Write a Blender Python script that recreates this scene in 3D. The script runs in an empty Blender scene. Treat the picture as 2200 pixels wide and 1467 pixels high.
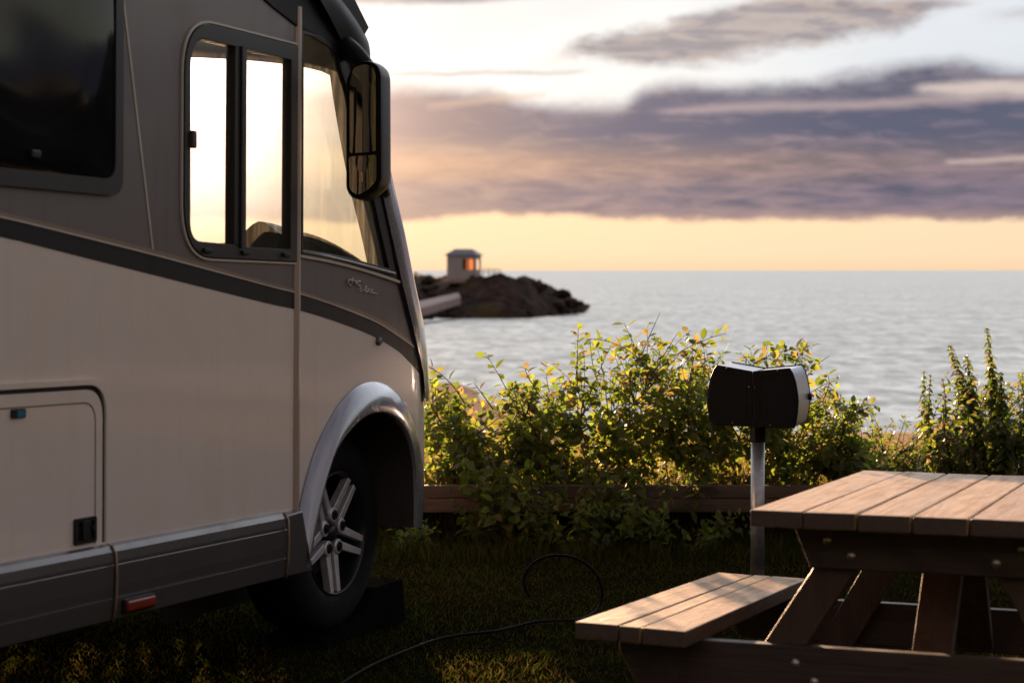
import bpy, math, random
from math import sin, cos, pi, radians, atan, atan2, sqrt, degrees
from mathutils import Vector, Matrix, noise, geometry
random.seed(11)
S = bpy.context.scene
COL = S.collection

# ------------------------------------------------------------------ camera
F_PX, CX, CY, CAM_H = 4300.0, 1100.0, 733.5, 1.30
PITCH = atan((CY - 580) / F_PX)
cam_d = bpy.data.cameras.new('camera'); cam = bpy.data.objects.new('camera', cam_d); COL.objects.link(cam)
cam.location = (0, 0, CAM_H); cam.rotation_euler = (pi / 2 - PITCH, 0, 0)
cam_d.sensor_width = 36; cam_d.lens = 36 * F_PX / 2200; cam_d.clip_end = 60000; cam_d.clip_start = .05
cam_d.dof.use_dof = True; cam_d.dof.focus_distance = 8.0; cam_d.dof.aperture_fstop = 4.0; cam_d.dof.aperture_blades = 9
S.camera = cam
S.view_settings.view_transform = 'Standard'; S.view_settings.look = 'None'
S.view_settings.gamma = 1; S.view_settings.exposure = 2.1

def ray(x, y):
    a = (x - CX) / F_PX; b = (CY - y) / F_PX
    return Vector((a, cos(PITCH) + b * sin(PITCH), -sin(PITCH) + b * cos(PITCH)))
EYE = Vector((0, 0, CAM_H))
def at(x, y, Y):
    d = ray(x, y); return EYE + d * (Y / d.y)

# ------------------------------------------------------------------ light
SUN_AZ = radians(-9.4); SUN_EL = radians(5.35)
sun_dir = Vector((sin(SUN_AZ) * cos(SUN_EL), cos(SUN_AZ) * cos(SUN_EL), sin(SUN_EL)))
sd = bpy.data.lights.new('sun', 'SUN'); sd.energy = 5.0; sd.angle = radians(.53); sd.color = (1, .62, .36)
so = bpy.data.objects.new('sun', sd); COL.objects.link(so)
so.rotation_euler = sun_dir.to_track_quat('Z', 'Y').to_euler(); so.location = (-3, 20, 6)

W = bpy.data.worlds.new('World'); S.world = W; W.use_nodes = True
wn = W.node_tree; wn.nodes.clear()

class NT:
    """small helper for math in a node tree"""
    def __init__(s, nt): s.nt = nt
    def new(s, t, **k):
        n = s.nt.nodes.new(t)
        for a, b in k.items(): setattr(n, a, b)
        return n
    def put(s, sock, v):
        if isinstance(v, bpy.types.NodeSocket): s.nt.links.new(v, sock)
        elif v is not None: sock.default_value = v
    def m(s, op, a, b=None, c=None, clamp=False):
        n = s.new('ShaderNodeMath', operation=op, use_clamp=clamp)
        s.put(n.inputs[0], a); s.put(n.inputs[1], b)
        if c is not None: s.put(n.inputs[2], c)
        return n.outputs[0]
    def ss(s, x, lo, hi):
        n = s.new('ShaderNodeMapRange', interpolation_type='SMOOTHSTEP')
        s.put(n.inputs['Value'], x); s.put(n.inputs['From Min'], lo); s.put(n.inputs['From Max'], hi)
        return n.outputs[0]
    def lin(s, x, lo, hi, a, b):
        n = s.new('ShaderNodeMapRange'); s.put(n.inputs['Value'], x); s.put(n.inputs['From Min'], lo); s.put(n.inputs['From Max'], hi)
        s.put(n.inputs['To Min'], a); s.put(n.inputs['To Max'], b); return n.outputs[0]
    def vec(s, x, y, z=0.0):
        n = s.new('ShaderNodeCombineXYZ'); s.put(n.inputs[0], x); s.put(n.inputs[1], y); s.put(n.inputs[2], z); return n.outputs[0]
    def noise(s, v, scale, detail=3, rough=.5, dist=0.0, w=None):
        n = s.new('ShaderNodeTexNoise'); s.put(n.inputs['Vector'], v); n.inputs['Scale'].default_value = scale
        n.inputs['Detail'].default_value = detail; n.inputs['Roughness'].default_value = rough; n.inputs['Distortion'].default_value = dist
        return n.outputs['Fac']
    def mix(s, f, a, b, blend='MIX'):
        n = s.new('ShaderNodeMix', data_type='RGBA', blend_type=blend, clamp_factor=True)
        s.put(n.inputs[0], f); s.put(n.inputs[6], a); s.put(n.inputs[7], b); return n.outputs[2]
    def ramp(s, f, stops, interp='LINEAR'):
        n = s.new('ShaderNodeValToRGB'); s.put(n.inputs[0], f); cr = n.color_ramp; cr.interpolation = interp
        while len(cr.elements) > 1: cr.elements.remove(cr.elements[-1])
        cr.elements[0].position = stops[0][0]; cr.elements[0].color = (*stops[0][1], 1)
        for p, c in stops[1:]:
            e = cr.elements.new(p); e.color = (*c, 1)
        return n.outputs[0]
    def curve(s, x, pts, lo, hi, ylo, yhi):
        """piecewise curve y(x)"""
        n = s.new('ShaderNodeFloatCurve'); xn = s.lin(x, lo, hi, 0., 1.); s.put(n.inputs['Value'], xn); n.inputs['Factor'].default_value = 1
        c = n.mapping.curves[0]
        q = [((a - lo) / (hi - lo), (b - ylo) / (yhi - ylo)) for a, b in pts]
        c.points[0].location = q[0]; c.points[1].location = q[-1]
        for z in q[1:-1]: c.points.new(*z)
        n.mapping.update()
        return s.lin(n.outputs[0], 0., 1., ylo, yhi)

SKY_STRENGTH = .10
EXPO = 2 ** S.view_settings.exposure
def srgb(r, g, b):
    f = lambda c: (c / 255 / 12.92) if c / 255 <= .04045 else ((c / 255 + .055) / 1.055) ** 2.4
    return (f(r), f(g), f(b))
def disp(r, g, b, k=1.0):        # a radiance that shows as this colour, as seen through the sky background
    return (*[c / EXPO / SKY_STRENGTH * k for c in srgb(r, g, b)], 1)

def build_world():
    N = NT(wn)
    tc = N.new('ShaderNodeTexCoord'); sep = N.new('ShaderNodeSeparateXYZ'); wn.links.new(tc.outputs['Generated'], sep.inputs[0])
    x, y, z = sep.outputs
    az = N.m('MULTIPLY', N.m('ARCTAN2', x, y), 57.2958)
    el = N.m('MULTIPLY', N.m('ARCSINE', z), 57.2958)
    sky = N.new('ShaderNodeTexSky', sky_type='NISHITA'); sky.sun_disc = False
    sky.sun_elevation = SUN_EL; sky.sun_rotation = SUN_AZ; sky.altitude = 5; sky.air_density = 1.2; sky.dust_density = 2.2; sky.ozone_density = 1.5
    base = sky.outputs[0]
    # thin veil of bright high cloud over the clear sky (whitens it)
    v1 = N.noise(N.vec(N.m('MULTIPLY', az, .05), N.m('MULTIPLY', el, .22), 3.1), 1.0, 4, .55)
    veil_col = N.mix(N.ss(az, -12., 14.), disp(255, 250, 240, 1.35), disp(225, 232, 240, 1.0))
    veil_el = N.m('MULTIPLY', N.ss(el, 2.4, 4.0), N.m('SUBTRACT', 1., N.ss(el, 28., 60.)))
    front = N.m('SUBTRACT', 1., N.ss(N.m('ABSOLUTE', az), 30., 75.))
    veil_col = N.mix(N.ss(el, 8.2, 13.), veil_col, disp(244, 247, 255, 1.75))
    veil_col = N.mix(N.m('MULTIPLY', N.ss(v1, .42, .62), N.m('SUBTRACT', 1., N.ss(el, 8.2, 12.))), veil_col, N.mix(.45, veil_col, disp(205, 215, 226)))
    col = N.mix(N.m('MULTIPLY', N.m('MULTIPLY', veil_el, front), .985), base, veil_col)
    # low band of light along the horizon
    band = N.mix(N.ss(az, -10., 12.), disp(253, 224, 198, .93), disp(253, 227, 192, .96))
    band = N.mix(N.ss(el, .0, .5), N.mix(.5, band, disp(250, 206, 168)), band)
    bm = N.m('SUBTRACT', 1., N.ss(el, 2.2, 3.4))
    fband = N.m('SUBTRACT', 1., N.ss(N.m('ABSOLUTE', az), 35., 110.))
    col = N.mix(N.m('MULTIPLY', N.m('MULTIPLY', bm, fband), .97), col, band)
    # overall dull cloud over the rest of the sky
    back = N.ss(N.m('ABSOLUTE', az), 30., 100.)
    gen = N.noise(N.vec(N.m('MULTIPLY', az, .025), N.m('MULTIPLY', el, .07), 8.), 1.0, 5, .55)
    bcol = N.mix(N.ss(gen, .4, .62), disp(236, 210, 198), disp(170, 154, 152))
    col = N.mix(N.m('MULTIPLY', back, .75), col, bcol)
    top = N.m('MULTIPLY', N.ss(el, 16., 40.), N.m('SUBTRACT', 1., N.m('MULTIPLY', front, N.m('SUBTRACT', 1., N.ss(el, 38., 62.)))))
    tcol = N.mix(N.ss(gen, .38, .6), disp(180, 176, 182), disp(128, 124, 136))
    col = N.mix(N.m('MULTIPLY', top, .8), col, tcol)
    # ---- the cloud bank
    edge = N.noise(N.vec(N.m('MULTIPLY', az, .33), N.m('MULTIPLY', el, .5), 0.), 1.0, 5, .62)
    edge_fine = N.noise(N.vec(N.m('MULTIPLY', az, .9), N.m('MULTIPLY', el, 1.8), 5.), 1.0, 4, .6)
    e0 = N.m('MULTIPLY', N.m('SUBTRACT', edge, .5), 1.3)
    e1 = N.m('ADD', e0, N.m('MULTIPLY', N.m('SUBTRACT', edge_fine, .5), .55))
    elu = N.curve(az, [(-40, 3.2), (-20, 3.6), (-14, 4.2), (-9, 4.4), (-4, 5.25), (-1, 5.15), (1, 4.75), (3, 4.8), (4.2, 5.35), (7, 5.25), (10, 5.6), (12, 5.85), (14.5, 5.6), (20, 5.9), (40, 6.5)], -40, 40, 0, 8)
    upper = N.m('SUBTRACT', 1., N.ss(N.m('SUBTRACT', N.m('ADD', el, N.m('MULTIPLY', e1, .45)), elu), -.42, .26))
    low_l = N.curve(az, [(-40, 1.1), (-14, 1.5), (-9, 1.4), (-3, 1.45), (1, 1.58), (6, 1.35), (9, 1.42), (14.5, 1.40), (40, 1.2)], -40, 40, 0, 8)
    lower = N.ss(N.m('SUBTRACT', N.m('ADD', el, N.m('MULTIPLY', e1, .55)), low_l), -.14, .16)
    side = N.m('SUBTRACT', 1., N.ss(N.m('ABSOLUTE', az), 80., 120.))
    bank = N.m('MULTIPLY', N.m('MULTIPLY', upper, lower), side)
    # slits of light
    def streak(a0, e_0, a1, e_1, th, soft, nz=.25, taper=.5):
        t = N.m('DIVIDE', N.m('SUBTRACT', az, a0), a1 - a0)
        ec = N.m('ADD', N.m('MULTIPLY', t, e_1 - e_0), e_0)
        d = N.m('ABSOLUTE', N.m('ADD', N.m('SUBTRACT', el, ec), N.m('MULTIPLY', e1, nz)))
        tt = N.m('MULTIPLY', N.ss(t, -.02, taper * .5), N.m('SUBTRACT', 1., N.ss(t, 1 - taper * .5, 1.02)))
        half = N.m('MULTIPLY', tt, th)
        return N.m('MULTIPLY', N.m('SUBTRACT', 1., N.ss(N.m('SUBTRACT', d, half), -soft * .5, soft)), N.ss(tt, 0., .3))
    s1 = streak(3.6, 4.50, 15.5, 4.78, .07, .20, .25)
    s2 = streak(11.0, 4.95, 19, 5.2, .16, .22, .4)
    s3 = streak(12.0, 3.02, 16.5, 3.10, .03, .16, .25)
    s4 = streak(-2.6, 4.62, 1.2, 5.02, .07, .14, .2)
    # bank colours
    fine = N.noise(N.vec(N.m('MULTIPLY', az, .62), N.m('MULTIPLY', el, 3.4), 2.), 1.0, 5, .6, .5)
    big = N.noise(N.vec(N.m('MULTIPLY', az, .16), N.m('MULTIPLY', el, .9), 7.), 1.0, 3, .5)
    warm = N.mix(N.ss(az, -9., 5.), disp(240, 202, 172), disp(176, 150, 148))
    warm = N.mix(N.ss(az, 1., 13.), warm, disp(138, 122, 138))
    cool = N.mix(N.ss(az, -8., 4.), disp(226, 188, 164), disp(134, 122, 134))
    cool = N.mix(N.ss(az, -1., 11.), cool, disp(90, 92, 114))
    lowpart = N.m('SUBTRACT', 1., N.ss(N.m('ADD', el, N.m('MULTIPLY', N.m('SUBTRACT', big, .5), 2.6)), 2.2, 3.9))
    f = N.m('ADD', N.m('MULTIPLY', lowpart, .62), N.m('MULTIPLY', N.m('SUBTRACT', fine, .5), 3.0), clamp=True)
    bankc = N.mix(f, cool, warm)
    bankc = N.mix(N.m('MULTIPLY', N.m('SUBTRACT', 1., N.ss(el, 1.35, 1.9)), .55), bankc, disp(205, 168, 150))
    rim = N.m('MULTIPLY', N.ss(N.m('SUBTRACT', el, elu), -.9, -.1), .38)
    bankc = N.mix(N.m('MULTIPLY', rim, N.ss(edge_fine, .3, .6)), bankc, disp(176, 164, 168))
    col = N.mix(N.m('MULTIPLY', bank, .97), col, bankc)
    for s, c, k in ((s1, disp(208, 184, 180), .6), (s2, disp(244, 224, 212), .7), (s3, disp(230, 204, 192), .65), (s4, disp(240, 206, 178), .5)):
        col = N.mix(N.m('MULTIPLY', s, k), col, c)
    # separate streaks above
    k1 = streak(.3, 6.0, 13.2, 7.45, .62, .38, .95, .9)
    k2 = streak(6.6, 7.42, 13.4, 7.3, .14, .14, .3, .8)
    k3 = streak(-8., 7.75, 1.4, 7.82, .22, .18, .25, .7)
    k4 = streak(-4.5, 5.55, 2.6, 5.62, .05, .12, .25, .7)
    k5 = streak(12.5, 6.9, 26, 8.2, .15, .3, .4, .7)
    sc = N.mix(N.ss(fine, .4, .62), disp(150, 138, 142), disp(190, 172, 164))
    for s, k in ((k1, .85), (k2, .6), (k3, .75), (k4, .45), (k5, .4)):
        col = N.mix(N.m('MULTIPLY', s, k), col, sc)
    # aureole round the sun: forward scattered sunlight in the veil
    dv = N.new('ShaderNodeVectorMath', operation='DOT_PRODUCT'); wn.links.new(tc.outputs['Generated'], dv.inputs[0]); dv.inputs[1].default_value = sun_dir
    ang = N.m('MULTIPLY', N.m('ARCCOSINE', N.m('MINIMUM', dv.outputs['Value'], .999999)), 57.2958)
    g1 = N.m('POWER', N.m('SUBTRACT', 1., N.m('MINIMUM', N.m('DIVIDE', ang, 8.5), 1.)), 2.0)
    g2 = N.m('POWER', N.m('SUBTRACT', 1., N.m('MINIMUM', N.m('DIVIDE', ang, 1.8), 1.)), 2.0)
    g3 = N.m('POWER', N.m('SUBTRACT', 1., N.m('MINIMUM', N.m('DIVIDE', ang, 5.4), 1.)), 1.6)
    gl = N.m('ADD', N.m('ADD', N.m('MULTIPLY', g3, 5.0 / EXPO / SKY_STRENGTH), N.m('MULTIPLY', g1, 1.5 / EXPO / SKY_STRENGTH)), N.m('MULTIPLY', g2, 25.0 / EXPO / SKY_STRENGTH))
    glow = N.new('ShaderNodeVectorMath', operation='SCALE'); glow.inputs[0].default_value = (1, .70, .60); wn.links.new(gl, glow.inputs['Scale'])
    add = N.new('ShaderNodeVectorMath', operation='ADD'); wn.links.new(col, add.inputs[0]); wn.links.new(glow.outputs[0], add.inputs[1])
    bg = N.new('ShaderNodeBackground'); bg.inputs['Strength'].default_value = SKY_STRENGTH; wn.links.new(add.outputs[0], bg.inputs[0])
    out = N.new('ShaderNodeOutputWorld'); wn.links.new(bg.outputs[0], out.inputs[0])
build_world()

# ------------------------------------------------------------------ materials
MATS = {}
def mat(name, col=(.5, .5, .5), rough=.5, metal=0., spec=.5, var=0., vscale=6., bump=0., bscale=40., coat=0., aniso=None, coords='Object', stretch=(1, 1, 1)):
    if name in MATS: return MATS[name]
    m = bpy.data.materials.new(name); m.use_nodes = True; MATS[name] = m
    nt = m.node_tree; b = nt.nodes['Principled BSDF']; N = NT(nt)
    b.inputs['Base Color'].default_value = (*col, 1); b.inputs['Roughness'].default_value = rough
    b.inputs['Metallic'].default_value = metal; b.inputs['Specular IOR Level'].default_value = spec
    b.inputs['Coat Weight'].default_value = coat; b.inputs['Coat Roughness'].default_value = .06
    if var or bump:
        tc = N.new('ShaderNodeTexCoord'); mp = N.new('ShaderNodeMapping'); mp.inputs['Scale'].default_value = stretch
        nt.links.new(tc.outputs[coords], mp.inputs[0]); v = mp.outputs[0]
    if var:
        n = N.noise(v, vscale, 5, .6)
        lo = tuple(c * (1 - var) for c in col); hi = tuple(min(1, c * (1 + var)) for c in col)
        nt.links.new(N.ramp(n, [(.3, lo), (.7, hi)]), b.inputs['Base Color'])
        nt.links.new(N.lin(n, .3, .7, rough * (1 - var * .6), min(1, rough * (1 + var * .6))), b.inputs['Roughness'])
    if bump:
        bn = N.new('ShaderNodeBump'); bn.inputs['Strength'].default_value = bump; bn.inputs['Distance'].default_value = .01
        nt.links.new(N.noise(v, bscale, 3, .5), bn.inputs['Height']); nt.links.new(bn.outputs[0], b.inputs['Normal'])
    return m

def paint(name, col, rough=.3, metal=0., wave=.05, dirt=.12, coat=.5, spec=.5):
    """vehicle paint: slight waviness, water streaks and dust"""
    if name in MATS: return MATS[name]
    m = mat(name, col, rough, metal, spec, coat=coat); nt = m.node_tree; b = nt.nodes['Principled BSDF']; N = NT(nt)
    tc = N.new('ShaderNodeTexCoord'); mp = N.new('ShaderNodeMapping'); nt.links.new(tc.outputs['Object'], mp.inputs[0]); mp.inputs['Scale'].default_value = (9, 9, .9)
    mp2 = N.new('ShaderNodeMapping'); nt.links.new(tc.outputs['Object'], mp2.inputs[0])
    streak = N.noise(mp.outputs[0], 1.6, 5, .6)
    spots = N.noise(mp2.outputs[0], 3.2, 5, .62)
    k = N.m('ADD', N.m('MULTIPLY', N.ss(streak, .5, .75), .5), N.m('MULTIPLY', N.ss(spots, .45, .75), .6), clamp=True)
    dark = tuple(c * (1 - dirt * 2) * t for c, t in zip(col, (1.02, .95, .86)))
    nt.links.new(N.mix(N.m('MULTIPLY', k, .8), (*col, 1), (*dark, 1)), b.inputs['Base Color'])
    nt.links.new(N.lin(k, 0., 1., rough, min(1, rough + .2)), b.inputs['Roughness'])
    bn = N.new('ShaderNodeBump'); bn.inputs['Strength'].default_value = wave; bn.inputs['Distance'].default_value = .02
    nt.links.new(N.noise(mp2.outputs[0], 2.3, 1, .4), bn.inputs['Height']); nt.links.new(bn.outputs[0], b.inputs['Normal'])
    return m

def glass(name, tint=(.92, .95, .95), dirt=.08, streaky=1.0, refl=1.45):
    if name in MATS: return MATS[name]
    m = bpy.data.materials.new(name); m.use_nodes = True; MATS[name] = m; nt = m.node_tree; nt.nodes.clear(); N = NT(nt)
    tr = N.new('ShaderNodeBsdfTransparent'); tr.inputs[0].default_value = (*tint, 1)
    gl = N.new('ShaderNodeBsdfGlossy'); gl.inputs['Roughness'].default_value = .01
    ge = N.new('ShaderNodeNewGeometry'); dt_ = N.new('ShaderNodeVectorMath', operation='DOT_PRODUCT'); nt.links.new(ge.outputs['Incoming'], dt_.inputs[0]); nt.links.new(ge.outputs['Normal'], dt_.inputs[1])
    fr = N.m('ADD', .04, N.m('MULTIPLY', .96, N.m('POWER', N.m('SUBTRACT', 1., N.m('ABSOLUTE', dt_.outputs['Value'])), 5.)))
    mx = N.new('ShaderNodeMixShader'); nt.links.new(fr, mx.inputs[0]); nt.links.new(tr.outputs[0], mx.inputs[1]); nt.links.new(gl.outputs[0], mx.inputs[2])
    tc = N.new('ShaderNodeTexCoord'); mp = N.new('ShaderNodeMapping'); nt.links.new(tc.outputs['Object'], mp.inputs[0]); mp.inputs['Scale'].default_value = (14, 14, 1.3)
    sn = N.noise(mp.outputs[0], 2.0, 5, .65)
    sp = N.noise(tc.outputs['Object'], 120, 2, .6)
    sepz = N.new('ShaderNodeSeparateXYZ'); nt.links.new(tc.outputs['Object'], sepz.inputs[0])
    film = N.m('ADD', N.m('MULTIPLY', N.ss(sn, .4, .75), streaky), N.m('MULTIPLY', N.ss(sp, .64, .72), .6), clamp=True)
    fac = N.m('MULTIPLY', N.m('ADD', N.m('MULTIPLY', film, .8), .2), dirt)
    tl = N.new('ShaderNodeBsdfTranslucent'); tl.inputs[0].default_value = (.85, .78, .68, 1)
    df = N.new('ShaderNodeBsdfDiffuse'); df.inputs[0].default_value = (.4, .38, .35, 1)
    dm = N.new('ShaderNodeMixShader'); dm.inputs[0].default_value = .25; nt.links.new(tl.outputs[0], dm.inputs[1]); nt.links.new(df.outputs[0], dm.inputs[2])
    m2 = N.new('ShaderNodeMixShader'); nt.links.new(fac, m2.inputs[0]); nt.links.new(mx.outputs[0], m2.inputs[1]); nt.links.new(dm.outputs[0], m2.inputs[2])
    out = N.new('ShaderNodeOutputMaterial'); nt.links.new(m2.outputs[0], out.inputs[0])
    return m

def leafmat(name, c1, c2, c3, trans=.5, rough=.45, young=.12):
    if name in MATS: return MATS[name]
    m = bpy.data.materials.new(name); m.use_nodes = True; MATS[name] = m; nt = m.node_tree; N = NT(nt)
    b = nt.nodes['Principled BSDF']; g = N.new('ShaderNodeNewGeometry')
    col = N.ramp(g.outputs['Random Per Island'], [(0, c1), (.55, c2), (1 - young - .03, c2), (1 - young, c3), (1, c3)])
    nt.links.new(col, b.inputs['Base Color']); b.inputs['Roughness'].default_value = rough; b.inputs['Specular IOR Level'].default_value = .4 if rough < .8 else .0
    tl = N.new('ShaderNodeBsdfTranslucent')
    tcol = N.ramp(g.outputs['Random Per Island'], [(0, tuple(min(1, a * k) for a, k in zip(c1, (5.4, 5.9, 3.5)))), (.6, tuple(min(1, a * k) for a, k in zip(c2, (4.5, 5.0, 2.8)))), (1 - young, tuple(min(1, a * 3.) for a in c3)), (1, tuple(min(1, a * 3.5) for a in c3))])
    nt.links.new(tcol, tl.inputs[0])
    mx = N.new('ShaderNodeMixShader'); mx.inputs[0].default_value = trans
    nt.links.new(b.outputs[0], mx.inputs[1]); nt.links.new(tl.outputs[0], mx.inputs[2]); nt.links.new(mx.outputs[0], nt.nodes['Material Output'].inputs[0])
    return m

def woodmat(name, light, dark, rough=.55, axis=1, scale=1.0, bump=.25, spec=.5):
    """planks: grain along one axis, knots and weather marks, each board its own tone"""
    if name in MATS: return MATS[name]
    m = mat(name, light, rough, spec=spec); nt = m.node_tree; b = nt.nodes['Principled BSDF']; N = NT(nt)
    tc = N.new('ShaderNodeTexCoord'); g = N.new('ShaderNodeNewGeometry'); rnd = g.outputs['Random Per Island']
    off = N.new('ShaderNodeVectorMath', operation='ADD'); nt.links.new(tc.outputs['Object'], off.inputs[0]); nt.links.new(N.vec(N.m('MULTIPLY', rnd, 17.), N.m('MULTIPLY', rnd, 31.), N.m('MULTIPLY', rnd, 7.)), off.inputs[1])
    mp = N.new('ShaderNodeMapping'); nt.links.new(off.outputs[0], mp.inputs[0])
    sc = [26 * scale] * 3; sc[axis] = 1.5 * scale; mp.inputs['Scale'].default_value = sc
    grain = N.noise(mp.outputs[0], 1.0, 6, .65, 1.2)
    mp2 = N.new('ShaderNodeMapping'); nt.links.new(off.outputs[0], mp2.inputs[0]); sc2 = [7 * scale] * 3; sc2[axis] = 3.2 * scale; mp2.inputs['Scale'].default_value = sc2
    vo = N.new('ShaderNodeTexVoronoi'); nt.links.new(mp2.outputs[0], vo.inputs['Vector']); vo.inputs['Scale'].default_value = .8
    knot = N.m('SUBTRACT', 1., N.ss(vo.outputs['Distance'], .06, .13))
    blot = N.noise(mp2.outputs[0], .75, 5, .62, 1.2)
    f = N.m('ADD', N.m('MULTIPLY', N.ss(grain, .38, .66), .5), N.m('MULTIPLY', N.ss(blot, .44, .62), .45))
    f = N.m('ADD', f, N.m('MULTIPLY', knot, .8), clamp=True)
    c = N.mix(f, (*light, 1), (*dark, 1))
    c = N.mix(N.m('MULTIPLY', rnd, .35), c, (*[a * .75 for a in dark], 1))
    nt.links.new(c, b.inputs['Base Color'])
    nt.links.new(N.lin(f, 0., 1., rough - .06, rough + .14), b.inputs['Roughness'])
    bn = N.new('ShaderNodeBump'); bn.inputs['Strength'].default_value = bump; bn.inputs['Distance'].default_value = .004
    nt.links.new(f, bn.inputs['Height']); nt.links.new(bn.outputs[0], b.inputs['Normal'])
    return m

WHITE = lambda: paint('motorhome_cream_paint', (.66, .575, .525), .30, 0, .12, .05, .4)
GREY = lambda: paint('motorhome_graphite_paint', (.13, .108, .108), .42, .2, .05, .10, .15)
BLACK = lambda: mat('black_plastic', (.008, .007, .008), .45, spec=.25, var=.25, vscale=9, bump=.05, bscale=90)
RUBBER = lambda: mat('rubber', (.007, .007, .007), .85, spec=.2, var=.3, vscale=20, bump=.15, bscale=60)
STRIPE = lambda: paint('black_stripe_film', (.009, .0085, .010), .45, 0, .04, .1, .0, .2)
BRONZE = lambda: paint('bronze_trim', (.24, .17, .125), .36, .25, .03, .15, .3)
PALE = lambda: paint('pale_trim', (.48, .42, .37), .38, 0., .03, .15, .2)
SILVER = lambda: paint('silver_paint', (.26, .26, .30), .22, .55, .05, .10, 1.0)
SKIRT = lambda: paint('skirt_paint', (.095, .085, .086), .34, .45, .04, .15, .4)

# ------------------------------------------------------------------ object helpers
def link(o, parent=None):
    COL.objects.link(o)
    if parent is not None: o.parent = parent
    return o
def tag(o, label=None, cat=None, group=None, kind=None):
    if label: o['label'] = label
    if cat: o['category'] = cat
    if group: o['group'] = group
    if kind: o['kind'] = kind
    return o
def thing(name, label, cat, loc=(0, 0, 0), mtx=None, group=None):
    o = bpy.data.objects.new(name, None); link(o); o.empty_display_size = .2
    if mtx is not None: o.matrix_world = mtx
    else: o.location = loc
    return tag(o, label, cat, group)

class MB:
    def __init__(s): s.v = []; s.f = []; s.mi = []
    def add(s, vs, fs, mi=0):
        n = len(s.v); s.v += [tuple(q) for q in vs]; s.f += [tuple(i + n for i in f) for f in fs]; s.mi += [mi] * len(fs); return s
    def box(s, c, size, rot=None, mi=0):
        c = Vector(c); h = Vector(size) / 2
        vs = [Vector((x * h.x, y * h.y, z * h.z)) for x in (-1, 1) for y in (-1, 1) for z in (-1, 1)]
        if rot is not None: vs = [rot @ q for q in vs]
        return s.add([q + c for q in vs], [(0, 1, 3, 2), (4, 6, 7, 5), (0, 4, 5, 1), (2, 3, 7, 6), (0, 2, 6, 4), (1, 5, 7, 3)], mi)
    def hexa(s, bot, top, mi=0):
        """a solid between two matching polygons"""
        n = len(bot)
        fs = [tuple(reversed(range(n))), tuple(range(n, 2 * n))] + [(i, (i + 1) % n, (i + 1) % n + n, i + n) for i in range(n)]
        return s.add(list(bot) + list(top), fs, mi)
    def tube(s, pts, r, n=8, mi=0, cap=True):
        pts = [Vector(p) for p in pts]; rs = r if isinstance(r, (list, tuple)) else [r] * len(pts)
        vs = []; up = Vector((0, 0, 1)); prev = None
        for i, p in enumerate(pts):
            t = (pts[min(i + 1, len(pts) - 1)] - pts[max(i - 1, 0)])
            t = t.normalized() if t.length > 1e-9 else Vector((0, 0, 1))
            a = prev if prev is not None else (up.cross(t) if abs(t.z) < .95 else Vector((1, 0, 0)).cross(t))
            a = (a - t * a.dot(t)); a = a.normalized() if a.length > 1e-6 else t.orthogonal().normalized()
            b = t.cross(a); prev = a
            vs += [p + (a * cos(2 * pi * k / n) + b * sin(2 * pi * k / n)) * rs[i] for k in range(n)]
        fs = [(i * n + k, i * n + (k + 1) % n, (i + 1) * n + (k + 1) % n, (i + 1) * n + k) for i in range(len(pts) - 1) for k in range(n)]
        if cap: fs += [tuple(reversed(range(n))), tuple(range((len(pts) - 1) * n, len(pts) * n))]
        return s.add(vs, fs, mi)
    def grid(s, fn, nu, nv, mi=0, flip=False):
        vs = [fn(i / nu, j / nv) for i in range(nu + 1) for j in range(nv + 1)]
        fs = []
        for i in range(nu):
            for j in range(nv):
                q = (i * (nv + 1) + j, (i + 1) * (nv + 1) + j, (i + 1) * (nv + 1) + j + 1, i * (nv + 1) + j + 1)
                fs.append(q[::-1] if flip else q)
        return s.add(vs, fs, mi)
    def lathe(s, prof, n=48, axis='v', mi=0, center=(0, 0, 0)):
        """prof: (radius, offset along axis y)"""
        c = Vector(center); vs = []
        for r, h in prof:
            for k in range(n):
                a = 2 * pi * k / n
                vs.append(c + (Vector((r * cos(a), h, r * sin(a))) if axis == 'v' else Vector((r * cos(a), r * sin(a), h))))
        fs = [(i * n + k, (i + 1) * n + k, (i + 1) * n + (k + 1) % n, i * n + (k + 1) % n) for i in range(len(prof) - 1) for k in range(n)]
        return s.add(vs, fs, mi)
    def build(s, name, m, parent=None, smooth=False, bevel=0., seg=2, angle=35, recalc=True):
        me = bpy.data.meshes.new(name); me.from_pydata(s.v, [], s.f)
        for q in (m if isinstance(m, (list, tuple)) else [m]): me.materials.append(q)
        if len(me.materials) > 1: me.polygons.foreach_set('material_index', s.mi)
        me.update()
        if recalc:
            import bmesh
            bm = bmesh.new(); bm.from_mesh(me); bmesh.ops.recalc_face_normals(bm, faces=bm.faces); bm.to_mesh(me); bm.free()
        if smooth: me.shade_smooth()
        o = bpy.data.objects.new(name, me); link(o, parent)
        if bevel:
            b = o.modifiers.new('bevel', 'BEVEL'); b.width = bevel; b.segments = seg; b.limit_method = 'ANGLE'; b.angle_limit = radians(angle); b.harden_normals = False
            if not smooth: me.shade_smooth()
            w = o.modifiers.new('wn', 'WEIGHTED_NORMAL'); w.keep_sharp = True
        return o

def rounded(pts, radii, n=8):
    """round the corners of a polygon"""
    out = []; L = len(pts)
    for i, p in enumerate(pts):
        r = radii[i] if isinstance(radii, (list, tuple)) else radii
        p = Vector(p); a = Vector(pts[i - 1]) - p; b = Vector(pts[(i + 1) % L]) - p
        if r <= 0: out.append(tuple(p)); continue
        d = min(r, a.length * .48, b.length * .48); a = a.normalized() * d; b = b.normalized() * d
        for k in range(n + 1):
            t = k / n; out.append(tuple(p + a * (1 - t) ** 2 + b * t ** 2))
    return out

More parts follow.
